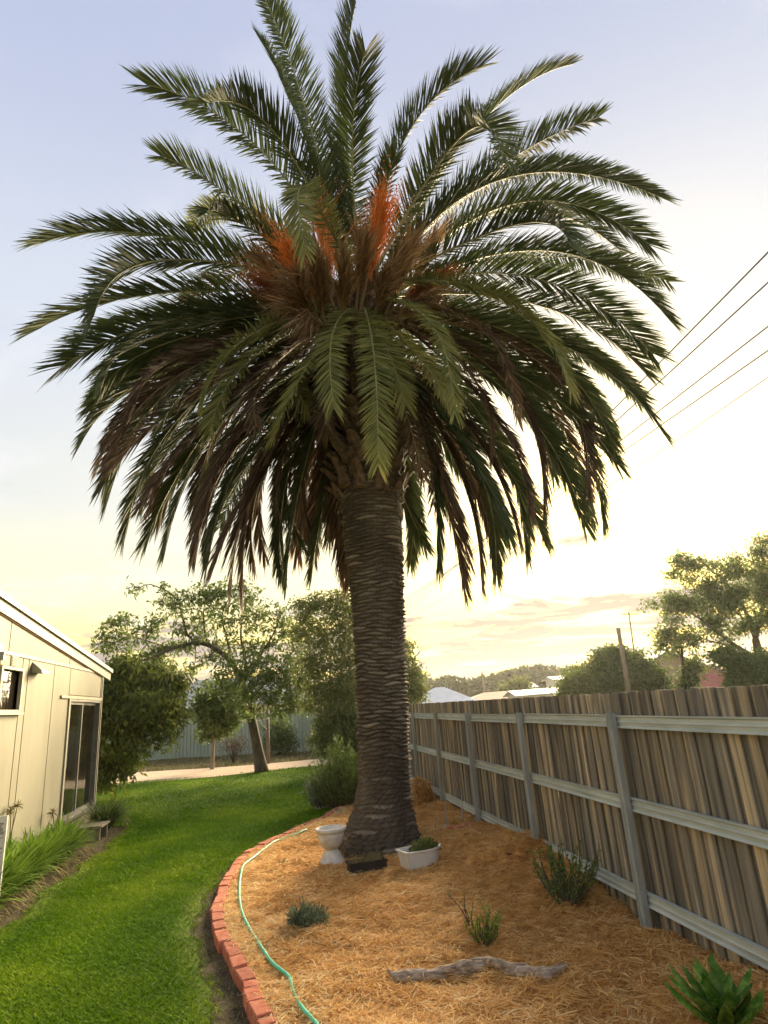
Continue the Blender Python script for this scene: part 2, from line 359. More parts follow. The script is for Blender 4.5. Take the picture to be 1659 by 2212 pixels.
# mulch bed
my = np.linspace(2.2, 14.3, 420); mxs = np.linspace(0, 1, 130)
a = bed_left(my) + .05; gx = a[:, None] + (FX - .012 - a)[:, None] * mxs; gy = np.repeat(my[:, None], 130, 1)
idx = np.arange(420 * 130).reshape(420, 130)
quad = np.stack([idx[:-1, :-1], idx[:-1, 1:], idx[1:, 1:], idx[1:, :-1]], -1).reshape(-1, 4)
structure(ob('mulch_bed', np.stack([gx, gy, mulch_h(gx, gy)], -1).reshape(-1, 3), quad, M['mulch'], smooth=True))

# straw lying on the bed
def straw(n, y0, y1, ln, wd, seed):
    r = np.random.default_rng(seed)
    y = r.uniform(y0, y1, n); x = bed_left(y) + .03 + (FX - .03 - bed_left(y)) * r.uniform(0, 1, n)
    keep = (x - PALM[0]) ** 2 + (y - PALM[1]) ** 2 > .28; x, y = x[keep], y[keep]; n = len(x)
    clump = .5 + .5 * np.sin(3.3 * x + 2.1 * np.sin(1.9 * y)) * np.sin(2.7 * y + 1.3 * np.sin(2.3 * x))
    P = np.stack([x, y, mulch_h(x, y) + r.uniform(-.004, .012, n) + .012 * clump], 1)
    an = r.uniform(0, 2 * np.pi, n); el = np.abs(r.normal(0, .15, n)) * (.5 + clump) + np.where(r.uniform(0, 1, n) < .12, r.uniform(.2, .9, n), 0)
    D = np.stack([np.cos(an) * np.cos(el), np.sin(an) * np.cos(el), np.sin(el)], 1)
    S = unit(np.cross(D, np.stack([r.normal(0, .3, n), r.normal(0, .3, n), np.ones(n)], 1)))
    bend = np.stack([-np.sin(an) * r.normal(0, .55, n), np.cos(an) * r.normal(0, .55, n), -np.sin(el) * .9], 1)
    Ln = ln * r.uniform(.4, 1.3, n)
    V, Fs = blades(P, D, S, Ln, wd * r.uniform(.6, 1.3, n), bend)
    pale = np.clip((bed_left(y) + .55 - x) / .5, 0, 1)
    cl2 = .5 + .5 * np.sin(19 * x + 3 * np.sin(7 * y)) * np.sin(17 * y + 3 * np.sin(6 * x)); rust = np.clip((x - 1.0) / 1.6, 0, 1)
    c = np.clip(r.beta(2.2, 2.1, n) * (.45 + .35 * clump + .55 * cl2) + .28 * pale - .10 * rust, 0, 1)
    return V, Fs, np.repeat(c, 5)
parts = [straw(70000, 3.2, 7.0, .11, .0065, 1), straw(40000, 7.0, 10.5, .12, .008, 2), straw(14000, 10.5, 14.2, .16, .012, 3)]
k = 0; VV = []; FF = []; CC = []
for V, Fs, c in parts: VV.append(V); FF.append(Fs + k); CC.append(c); k += len(V)
stuff(ob('straw_mulch', np.vstack(VV), np.vstack(FF), M['straw'], rnd=np.concatenate(CC)), 'golden straw mulch spread over the garden bed around the palm', 'straw')

# grass blades
def grass(n, y0, y1, ln, wd, seed, spill=.06, x0=None):
    r = np.random.default_rng(seed); y = r.uniform(y0, y1, n)
    a, b = lawn_left(y), np.where(y > 14, 2.6, lawn_right(y))
    if x0 is not None: a = np.maximum(a, x0)
    x = a - spill + (b - a + 2 * spill) * r.uniform(0, 1, n) + r.normal(0, .03, n)
    edge = np.minimum(x - a, b - x)
    pat = .5 + .5 * np.sin(1.7 * x + 1.1 * np.sin(.9 * y)) * np.sin(1.3 * y + .8 * np.sin(1.9 * x))
    keep = r.uniform(0, 1, n) < np.clip((edge + .12) / .35, .06, 1); x, y, pat, edge = x[keep], y[keep], pat[keep], edge[keep]; n = len(x)
    P = np.stack([x, y, np.full(n, -.012) + .012 * np.sin(x * 1.3 + y * .9) * np.clip((y - 3) / 5, 0, 1)], 1)
    an = r.uniform(0, 2 * np.pi, n); el = r.uniform(.6, 1.45, n)
    D = np.stack([np.cos(an) * np.cos(el), np.sin(an) * np.cos(el), np.sin(el)], 1)
    S = np.stack([-np.sin(an), np.cos(an), np.zeros(n)], 1)
    bend = np.stack([np.cos(an) * .5, np.sin(an) * .5, -.25 * np.ones(n)], 1)
    V, Fs = blades(P, D, S, ln * r.uniform(.5, 1.3, n), wd * r.uniform(.7, 1.3, n), bend)
    c = np.clip(.10 + .55 * pat + .12 * np.sin(5.1 * x + 2 * np.sin(3 * y)) * np.sin(4.3 * y) + r.normal(0, .17, n), 0, 1)
    c = np.where(edge < .15, np.clip(c + .2, 0, 1), c)
    return V, Fs, np.repeat(c, 5)
parts = [grass(110000, 4.2, 8.5, .052, .007, 4), grass(80000, 8.5, 13.5, .06, .011, 5), grass(60000, 13.5, 22.3, .07, .018, 6, x0=-6.5)]
k = 0; VV = []; FF = []; CC = []
for V, Fs, c in parts: VV.append(V); FF.append(Fs + k); CC.append(c); k += len(V)
stuff(ob('grass', np.vstack(VV), np.vstack(FF), M['grass'], rnd=np.concatenate(CC)), 'short bright green grass of the lawn beside the house', 'grass')
# patchy grass between the path and the steel fence, dry grass at the lawn edges
r = np.random.default_rng(9); n = 26000
x = r.uniform(-11, 2.6, n); y = r.uniform(22.5, 33.5, n)
pk = np.interp(x, pt[:, 0], pt[:, 1]); keep = y > pk + .05; x, y = x[keep], y[keep]
n2 = 9000; x2 = np.r_[r.uniform(-3.3, -2.4, n2)]; y2 = r.uniform(6.0, 13.5, n2); x = np.r_[x, x2]; y = np.r_[y, y2]
n3 = 3500; y3 = r.uniform(4.2, 11.5, n3); x = np.r_[x, bed_left(y3) - r.uniform(.08, .36, n3)]; y = np.r_[y, y3]; n = len(x)
an = r.uniform(0, 2 * np.pi, n); el = r.uniform(.4, 1.4, n); D = np.stack([np.cos(an) * np.cos(el), np.sin(an) * np.cos(el), np.sin(el)], 1)
S = np.stack([-np.sin(an), np.cos(an), np.zeros(n)], 1); far = y > 15
V, Fs = blades(np.stack([x, y, np.where(far, -.03, -.012)], 1), D, S, np.where(far, .12, .045) * r.uniform(.4, 1.3, n), np.where(far, .03, .006), np.stack([np.cos(an) * .4, np.sin(an) * .4, -.3 * np.ones(n)], 1))
stuff(ob('dry_grass', V, Fs, M['drygrass'], rnd=np.repeat(r.beta(2, 2.5, n), 5)), 'thin dry grass along the path and the bare edges', 'dry grass')

# ------------------------------------------------------------------ timber paling fence
fence = thing('paling_fence', 'weathered timber paling fence with galvanised rails along the straw bed', 'fence', (FX, 8.95, 0))
def picket_mesh(wd, h, seed):
    r = random.Random(seed); t = .014; n = 7; v = []
    jl = [r.uniform(-.003, .003) for _ in range(n)]; jr = [r.uniform(-.003, .003) for _ in range(n)]
    jl[-1] += r.choice([0, 0, .006, -.004]); sk = r.uniform(-.003, .003)
    for i in range(n):
        z = -.08 + (h + .08) * i / (n - 1)
        zl, zr = (z + sk, z - sk) if i == n - 1 else (z, z)
        bow = .004 * math.sin(i + seed)
        v += [(bow, -wd / 2 + jl[i], zl), (bow, wd / 2 + jr[i], zr), (t + bow, wd / 2 + jr[i], zr), (t + bow, -wd / 2 + jl[i], zl)]
    f = [(0, 1, 2, 3), tuple(range(4 * n - 4, 4 * n))[::-1]]
    for i in range(n - 1):
        for j in range(4): f.append((4 * i + j, 4 * i + 4 + j, 4 * i + 4 + (j + 1) % 4, 4 * i + (j + 1) % 4))
    return mesh(v, f, M['wood'], name='picket')
front = [picket_mesh(.097 + .005 * (i % 4), 1.80 + .002 * ((i * 3) % 5), i) for i in range(10)]
back = [picket_mesh(.118 + .005 * (i % 3), 1.797 + .002 * ((i * 2) % 5), i + 20) for i in range(8)]
y = 1.6; i = 0; rr = random.Random(3); rest = MB()
while y < 29.4:
    fr = i % 2; me = rr.choice(front if fr else back); zo = rr.uniform(-.005, .005)
    if i < 298: link('picket', me, (FX + (.0 if fr else .019), y, zo), fence, rot=(rr.uniform(-.006, .006), 0, rr.uniform(-.02, .02)))
    else: rest.add([(v.co.x + FX + (.0 if fr else .019), v.co.y + y, v.co.z + zo) for v in me.vertices], [tuple(p.vertices) for p in me.polygons])
    y += .075 + rr.uniform(-.005, .005); i += 1
stuff(rest.build('far_pickets', M['wood'], fence))
POSTY = [2.95, 4.95, 6.98, 9.02, 10.98, 12.86, 14.8, 16.8, 18.8, 20.8, 22.8, 24.8, 26.8, 28.8]
def rail_profile(z):
    # folded top-hat section seen from the side of the posts: bright top lip, stepped web, bottom lip
    p = [(-.010, .048), (-.046, .048), (-.046, .040), (-.030, .030), (-.034, .006), (-.040, -.004), (-.034, -.014), (-.030, -.034), (-.046, -.044), (-.046, -.050), (-.010, -.050)]
    return [(FX + a, z + b) for a, b in p]
for z, dz in ((1.578, 0), (.955, 0), (.30, 0)):
    for q in range(len(POSTY) - 1):
        mb = MB(); ya, yb = POSTY[q] + .004, POSTY[q + 1] - .004
        if q == 0: ya = 1.6
        j = rr.uniform(-.006, .006)
        mb.prism([(x, ya, zz_ + j) for x, zz_ in rail_profile(z)], (0, yb - ya, rr.uniform(-.006, .006)))
        mb.build('rail', M['steel'], fence)
for q, py in enumerate(POSTY):
    if q == 0: continue
    mb = MB(); ww = .036
    prof = [(-.052, -ww), (-.100, -ww), (-.108, -ww + .008), (-.108, -.012), (-.100, -.008), (-.100, .008), (-.108, .012), (-.108, ww - .008), (-.100, ww), (-.052, ww)]
    mb.prism([(FX + a, py + b, -.3) for a, b in prof], (rr.uniform(-.01, .01), rr.uniform(-.012, .012), 1.945))
    p = mb.build('post', M['post'], fence)
    for z in (1.578, .955, .30):
        b = MB(); b.lathe((0, 0, 0), [(.007, 0), (.007, .004), (.004, .007)], 6)
        V = np.array(b.v)[:, [2, 1, 0]] * np.array([-1, 1, 1]) + np.array([FX - .109, py + .018, z + .01])
        ob('bolt', V, b.f, M['steel'], p)

# ------------------------------------------------------------------ brick edging
edge = thing('brick_edging', 'curved row of red bricks edging the straw bed', 'brick edging', (float(bkw[30, 0]), float(bkw[30, 1]), 0))
def brick_mesh(l, seed):
    r = random.Random(seed); b = .006; hw, hl, h = .052, l / 2, .075; v = []
    for z, ins in ((-.05, 0), (h - b, 0), (h, b)):
        for sx, sy in ((-1, -1), (1, -1), (1, 1), (-1, 1)):
            v.append((sx * (hl - ins) + r.uniform(-.003, .003), sy * (hw - ins) + r.uniform(-.003, .003), z + r.uniform(-.002, .002)))
    f = [(8, 9, 10, 11), (3, 2, 1, 0)] + [(4 * k + j, 4 * k + (j + 1) % 4, 4 * k + 4 + (j + 1) % 4, 4 * k + 4 + j) for k in range(2) for j in range(4)]
    return mesh(v, f, M['brick'], name='brick')
bm_full = [brick_mesh(.225, s) for s in range(4)]; bm_half = [brick_mesh(.112, s + 9) for s in range(3)]
seg = np.linalg.norm(np.diff(bkw, axis=0), axis=1); cs = np.r_[0, np.cumsum(seg)]
s = .9; q = 0
while s < cs[-1] - 1.6:
    half = (q % 3 == 1); l = .112 if half else .225
    c = s + l / 2
    x_, y_ = np.interp(c, cs, bkw[:, 0]), np.interp(c, cs, bkw[:, 1])
    x2_, y2_ = np.interp(c + .05, cs, bkw[:, 0]), np.interp(c + .05, cs, bkw[:, 1]); a = math.atan2(y2_ - y_, x2_ - x_) + rr.uniform(-.06, .06)
    link('brick', rr.choice(bm_half if half else bm_full), (x_ + rr.uniform(-.01, .01), y_, rr.uniform(-.016, .004)), edge, rot=(rr.uniform(-.05, .05), rr.uniform(-.03, .03), a))
    s += l + .010 + rr.uniform(0, .012); q += 1

# ------------------------------------------------------------------ garden hose
HP = [(700, 2235), (684, 2212), (654, 2179), (631, 2135), (622, 2107), (601, 2091), (582, 2072.6), (564, 2045), (543, 2012.5), (527, 1982), (519, 1954.6), (517, 1925), (520, 1890), (531.5, 1864), (550, 1850), (573, 1832), (605.6, 1813), (635.7, 1804), (661, 1792.5), (668, 1789)]
hp = np.array([on_mulch(x, y, .022) for x, y in HP])
d0 = hp[0] - hp[1]; hp = np.vstack([hp[0] + d0 * 3, hp]); hp[0, 2] = mulch_h(hp[0, 0], hp[0, 1]) + .02
hp[-1, 2] -= .02
V, Fs = tube(smooth_path(hp, 90), .0125, 10)
tag(ob('garden_hose', V, Fs, M['hose'], smooth=True), 'green garden hose lying in a curve along the brick edging', 'hose')

# ------------------------------------------------------------------ the cream house on the left
HX = -3.75
house = thing('house', 'cream sheet-clad house with sloping roof edge and glass sliding door', 'house', (HX, 10, 0))
HC = 14.57                                              # far corner
def roof_under(y): return 3.42 + (9.09 - y) * .107       # lower edge of the barge board
# core behind the sheets, stepping round the door opening
DY0, DY1, DZ0, DZ1 = 12.46, 14.49, .225, 2.335
WY0, WY1, WZ0, WZ1 = 9.42, 10.10, 2.13, 2.68
mb = MB()
def corebox(y0, y1, z0, z1):
    mb.add([(HX - .18, y0, z0), (HX - .012, y0, z0), (HX - .012, y1, z0), (HX - .18, y1, z0), (HX - .18, y0, z1 if z1 else roof_under(y0)), (HX - .012, y0, z1 if z1 else roof_under(y0)),
            (HX - .012, y1, z1 if z1 else roof_under(y1)), (HX - .18, y1, z1 if z1 else roof_under(y1))],
           [(0, 3, 2, 1), (4, 5, 6, 7), (0, 1, 5, 4), (1, 2, 6, 5), (2, 3, 7, 6), (3, 0, 4, 7)])
corebox(3, WY0, -.05, 0); corebox(WY0, WY1, -.05, WZ0); corebox(WY0, WY1, WZ1, 0); corebox(WY1, DY0, -.05, 0); corebox(DY0, DY1, -.05, DZ0); corebox(DY0, DY1, DZ1, 0); corebox(DY1, HC, -.05, 0)
mb.box((HX - 7, HC - .18, -.05), (HX - .18, HC, 2.84)); mb.box((HX - 7, 3, -.05), (HX - 6.8, HC - .18, 3.2))
mb.box((HX - 6.8, 3, -.05), (HX - .18, 3.15, 3.6))
mb.build('wall', M['joint'], house)
def panel(y0, y1, z0, z1a, z1b=None):
    z1b = z1a if z1b is None else z1b; g = .013
    p = [(HX - .01, y0 + g, z0 + g), (HX - .01, y1 - g, z0 + g), (HX - .01, y1 - g, z1b - g), (HX - .01, y0 + g, z1a - g)]
    MB().prism(p, (.010, 0, 0)).build('wall_panel', M['wall'], house)
BT = 2.905
for a, b in ((3, 5.7), (5.7, 8.0)): panel(a, b, .02, BT)
panel(8.0, 9.28, .02, BT)
panel(9.28, WY0 - .05, .02, BT); panel(WY0 - .05, WY1 + .06, .02, WZ0 - .05); panel(WY0 - .05, WY1 + .06, WZ1 + .04, BT); panel(WY1 + .06, 10.39, .02, BT)
panel(10.39, 11.54, .02, BT); panel(11.54, DY0 - .06, .02, BT); panel(DY0 - .06, HC, DZ1 + .06, BT); panel(DY0 - .06, DY1, .02, DZ0 - .03)
for a, b in ((3, 5.0), (5.0, 7.3), (7.3, 9.6), (9.6, 12.3)): panel(a, b, BT, roof_under(a), roof_under(b))
panel(12.3, 13.9, BT, roof_under(12.3), roof_under(13.9))
MB().box((HX, 3, BT - .022), (HX + .014, HC - .02, BT + .022)).build('cover_strip', M['trim'], house)
MB().box((HX - .02, HC - .012, 0), (HX + .022, HC + .03, 2.86)).build('corner_stop', M['barge'], house)
MB().box((HX, HC - .085, 2.36), (HX + .012, HC - .055, 2.84)).build('corner_strip', M['trim'], house)
# barge board and roof
yA, yB = 3.0, 15.08
def sl(y, off): return roof_under(y) + off
MB().prism([(HX - .005, yA, sl(yA, 0)), (HX - .005, yB, sl(yB, 0)), (HX - .005, yB, sl(yB, .17)), (HX - .005, yA, sl(yA, .17))], (.045, 0, 0)).build('barge_board', M['barge'], house)
MB().prism([(HX - .004, yA, sl(yA, -.022)), (HX - .004, HC, sl(HC, -.022)), (HX - .004, HC, sl(HC, .012)), (HX - .004, yA, sl(yA, .012))], (.022, 0, 0)).build('barge_shadow_strip', M['joint'], house)  # dark strip in the joint colour, painting the shadow line under the barge
rf = MB().prism([(HX + .07, yA, sl(yA, .175)), (HX + .07, yB + .03, sl(yB + .03, .175)), (HX + .07, yB + .03, sl(yB + .03, .235)), (HX + .07, yA, sl(yA, .235))], (-7.2, 0, 0)).build('roof', M['roofing'], house)
MB().prism([(HX + .074, yA, sl(yA, .165)), (HX + .074, yB + .034, sl(yB + .034, .165)), (HX + .074, yB + .034, sl(yB + .034, .24)), (HX + .074, yA, sl(yA, .24))], (.006, 0, 0)).build('roof_flashing', M['roofing'], rf)
# sliding door
dr = MB(); t = .045
dr.box((HX - .09, DY0, DZ0), (HX + .02, DY0 + t, DZ1)); dr.box((HX - .09, DY1 - t, DZ0), (HX + .02, DY1, DZ1)); dr.box((HX - .09, DY0 + t, DZ1 - t), (HX + .02, DY1 - t, DZ1)); dr.box((HX - .09, DY0 + t, DZ0), (HX + .035, DY1 - t, DZ0 + .05))
door = dr.build('sliding_door', M['alu'], house)
ym = (DY0 + DY1) / 2 - .1
for a, b, xo in ((DY0 + t, ym + .03, -.02), (ym - .03, DY1 - t, -.06)):
    s_ = MB(); e = .05
    s_.box((HX + xo - .03, a, DZ0 + .05), (HX + xo, a + e, DZ1 - t)); s_.box((HX + xo - .03, b - e, DZ0 + .05), (HX + xo, b, DZ1 - t))
    s_.box((HX + xo - .03, a + e, DZ0 + .05), (HX + xo, b - e, DZ0 + .12)); s_.box((HX + xo - .03, a + e, DZ1 - t - .05), (HX + xo, b - e, DZ1 - t))
    s_.build('sash', M['alu'], door)
    MB().box((HX + xo - .018, a + e - .005, DZ0 + .115), (HX + xo - .012, b - e + .005, DZ1 - t - .045)).build('pane', M['glass'], door)
MB().box((HX - .005, DY0 + .075, 1.15), (HX + .012, DY0 + .095, 1.33)).build('handle', M['black'], door)
MB().box((HX - .50, DY0 + .1, DZ0), (HX - .44, ym - .1, 2.2)).build('blind', M['sheer'], house)
MB().box((HX - 1.4, DY0 - 1, .2), (HX - 1.35, HC - .2, 2.6)).build('inner_wall', M['dark'], house)
MB().box((HX - 1.35, DY0 - 1, .15), (HX - .18, HC - .2, .22)).build('inner_floor', M['dark'], house)
MB().box((HX - .01, DY0 - .06, DZ1), (HX + .03, HC - .03, DZ1 + .055)).build('door_head', M['trim'], house)
MB().box((HX - .01, DY0 - .06, .0), (HX + .026, DY0 - .002, DZ1 - .004)).build('door_jamb', M['trim'], house)
MB().box((HX - .01, DY0 - .52, DZ1 + .004), (HX + .03, DY0 - .065, DZ1 + .05)).build('door_head_strip', M['trim'], house)
# small window, vent, fan cowl
wn = MB(); wn.box((HX - .06, WY0 - .05, WZ0 - .03), (HX + .035, WY0, WZ1 + .04)); wn.box((HX - .06, WY1, WZ0 - .03), (HX + .035, WY1 + .055, WZ1 + .04)); wn.box((HX - .06, WY0, WZ1), (HX + .035, WY1, WZ1 + .04)); wn.box((HX - .06, WY0, WZ0 - .03), (HX + .03, WY1, WZ0 + .005))
win = wn.build('window', M['trim'], house)
MB().box((HX - .05, WY0 - .001, WZ0 + .005), (HX - .044, WY1 + .001, WZ1 + .001)).build('pane', M['glass'], win)
MB().box((HX - .02, WY0 - .1, WZ0 - .065), (HX + .07, WY1 + .1, WZ0 - .031)).build('sill', M['trim'], win)
cu = MB()
for k in range(14):
    y0 = WY0 + .01 + k * .048; cu.box((HX - .16 + .012 * (k % 2), y0, WZ0 - .02), (HX - .14 + .012 * (k % 2), y0 + .0478, WZ1 + .02))
cu.build('curtain', M['curtain'], win)
vt = MB().box((HX, 9.70, 2.735), (HX + .010, 9.92, 2.885)).build('vent', M['trim'], house)
for k in range(6): MB().box((HX + .010, 9.715, 2.748 + k * .022), (HX + .022, 9.905, 2.758 + k * .022)).build('slat', M['trim'], vt)
MB().add([(HX, 10.52, 2.69), (HX, 10.80, 2.69), (HX, 10.80, 2.85), (HX, 10.52, 2.85), (HX + .16, 10.50, 2.67), (HX + .16, 10.82, 2.67), (HX + .15, 10.82, 2.72), (HX + .15, 10.50, 2.72)],
         [(0, 1, 5, 4), (4, 5, 6, 7), (7, 6, 2, 3), (0, 4, 7, 3), (1, 2, 6, 5), (0, 3, 2, 1)]).build('fan_cowl', M['barge'], house)
lamp = MB(); lamp.box((HX, 9.02, 2.86), (HX + .10, 9.14, 2.98)); lamp.box((HX + .02, 9.05, 2.76), (HX + .16, 9.11, 2.87)); lamp.build('meter_hood', M['post'], house)

# ------------------------------------------------------------------ the palm
palm = thing('palm_tree', 'tall date palm with thick scarred trunk and spreading feather fronds', 'palm tree', tuple(PALM))
TZ = np.array([-.10, .05, .24, .52, .86, 1.36, 1.98, 2.63, 3.3, 4.01, 4.53, 5.06, 5.6, 6.4, 7.4, 8.3, 8.8])
TX = .982 * np.array([1.30, 1.30, 1.32, 1.37, 1.405, 1.435, 1.455, 1.475, 1.49, 1.50, 1.50, 1.51, 1.52, 1.53, 1.54, 1.54, 1.54])
TR = .985 * np.array([.70, .62, .52, .425, .372, .366, .366, .374, .402, .436, .465, .49, .50, .50, .48, .40, .25])
def trunk_at(z): return np.interp(z, TZ, TX), np.interp(z, TZ, TR)
nz_, na = 900, 260
z = np.linspace(-.10, 5.5, nz_)[:, None]; an = np.linspace(0, 2 * np.pi, na, endpoint=False)[None, :]
cx_, r0 = np.interp(z, TZ, TX), np.interp(z, TZ, TR)
# old leaf scars: wide flat lozenges on a spiral lattice, each lifted at its lower lip, sizes vary
NC = 7.0; RH = .052
v = (z + .016 * np.sin(2 * an + 1.7 * z) + .010 * np.sin(3 * an - 3.1 * z + 1) + .006 * np.sin(5 * an + 4.7 * z) + .004 * np.sin(7 * an - 9 * z)) / RH
row = np.floor(v); ujit = np.modf(np.abs(np.sin(row * 12.9898) * 4375.85))[0]
uu = np.mod(an / (2 * np.pi) * NC + .5 * (row % 2) + .35 * (ujit - .5), NC); cell = np.floor(uu); fu = uu - cell; fv = v - row
h1 = np.modf(np.abs(np.sin(cell * 127.1 + row * 311.7) * 43758.5453))[0]; h2 = np.modf(np.abs(np.sin(cell * 269.5 + row * 183.3) * 24634.63))[0]
lens = (1 - (2 * np.abs(fu - .5)) ** 2) * (.34 + .2 * h2)                 # half height of the lens-shaped scar
q_ = (fv - .5 - .12 * (h1 - .5)) / np.maximum(lens, .02)
lip = np.clip(1.25 - np.abs(q_) ** 1.6, 0, 1) * np.clip(lens * 6, 0, 1) * (.45 + .75 * h1) * (.7 - .3 * q_.clip(-1, 1))
rough_side = np.where(np.cos(an - 4.0) > .1, np.clip((z - .6) / .9, .30, 1), np.clip((z - .1) / .5, .4, 1))
damp = rough_side
fine = .005 * np.sin(41 * an + 13 * z) * np.sin(97 * z + 5 * an) + .005 * np.sin(23 * an - 60 * z)
fib = RNG.normal(0, .0035, (nz_, na))
rad = r0 + .058 * lip * damp - .034 + fine + fib + .012 * np.sin(3 * an + 1.1 * z) + np.where(z < .6, (.05 * np.sin(9 * an) + .05 * np.sin(23 * an + 9 * z) * np.sin(31 * z)) * np.clip(.7 - z, 0, 1), 0)
tone = np.clip(.30 + .40 * np.clip(lip * 1.4, 0, 1) * damp * (.5 + .8 * h2) + RNG.normal(0, .10, (nz_, na)) + .13 * np.sin(2 * an + .8 * z) * np.sin(1.7 * z) + .12 * np.sin(4 * an + 3 * np.sin(1.3 * z)) * np.sin(3.7 * z + 2 * np.sin(2 * an)) + np.where((h2 > .93) & (lip > .2), .35, 0), 0, 1)
X = cx_ + rad * np.cos(an); Y = PALM[1] + rad * np.sin(an); Z = z + 0 * an + .006 * lip * damp
idx = np.arange(nz_ * na).reshape(nz_, na)
quad = np.stack([idx[:-1], np.roll(idx[:-1], -1, 1), np.roll(idx[1:], -1, 1), idx[1:]], -1).reshape(-1, 4)
trunk = ob('trunk', np.stack([X, Y, Z], -1).reshape(-1, 3), quad, M['trunk'], palm, smooth=True, rnd=tone.ravel())
# core of the crown, wrapped in cut leaf bases
zc = np.linspace(5.3, 8.9, 30); mb = MB()
V, Fs = tube(np.stack([np.interp(zc, TZ, TX), np.full(30, PALM[1]), zc], 1), np.interp(zc, TZ, TR) - .05, 20)
ob('crown_core', V, Fs, M['boot'], palm, smooth=True)
def boot_mesh(seed):
    r = random.Random(seed); v = []; n = 5; L_ = .34
    for i in range(n):
        t = i / (n - 1); wd = .13 * (1 - .45 * t) + r.uniform(-.01, .01); th = .06 * (1 - .35 * t); xo = .02 + .16 * t ** 1.3 + r.uniform(-.01, .01)
        v += [(xo - th * .4, -wd, L_ * t), (xo - th * .4, wd, L_ * t), (xo + th * .6, wd * .55, L_ * t + .02), (xo + th, 0, L_ * t + .03), (xo + th * .6, -wd * .55, L_ * t + .02)]
    f = [(4, 3, 2, 1, 0), tuple(range(5 * n - 5, 5 * n))] + [(5 * i + j, 5 * i + (j + 1) % 5, 5 * i + 5 + (j + 1) % 5, 5 * i + 5 + j) for i in range(n - 1) for j in range(5)]
    return mesh(v, f, M['boot'], name='leaf_base')
boots = [boot_mesh(s) for s in range(5)]
ga = 2.399963
for k in range(210):
    zz_ = 4.78 + 3.6 * (k / 210.); a_ = k * ga + rr.uniform(-.1, .1); cx0, r_ = trunk_at(zz_); r_ -= (.02 if zz_ < 5.35 else .05)
    o = link('leaf_base', rr.choice(boots), (cx0 + r_ * math.cos(a_), PALM[1] + r_ * math.sin(a_), zz_), palm, rot=(rr.uniform(-.12, .12), rr.uniform(-.15, .35) - (.25 if zz_ < 5.3 else 0), a_), scale=(rr.uniform(.9, 1.6), rr.uniform(.9, 1.3), rr.uniform(.6, 1.2)))

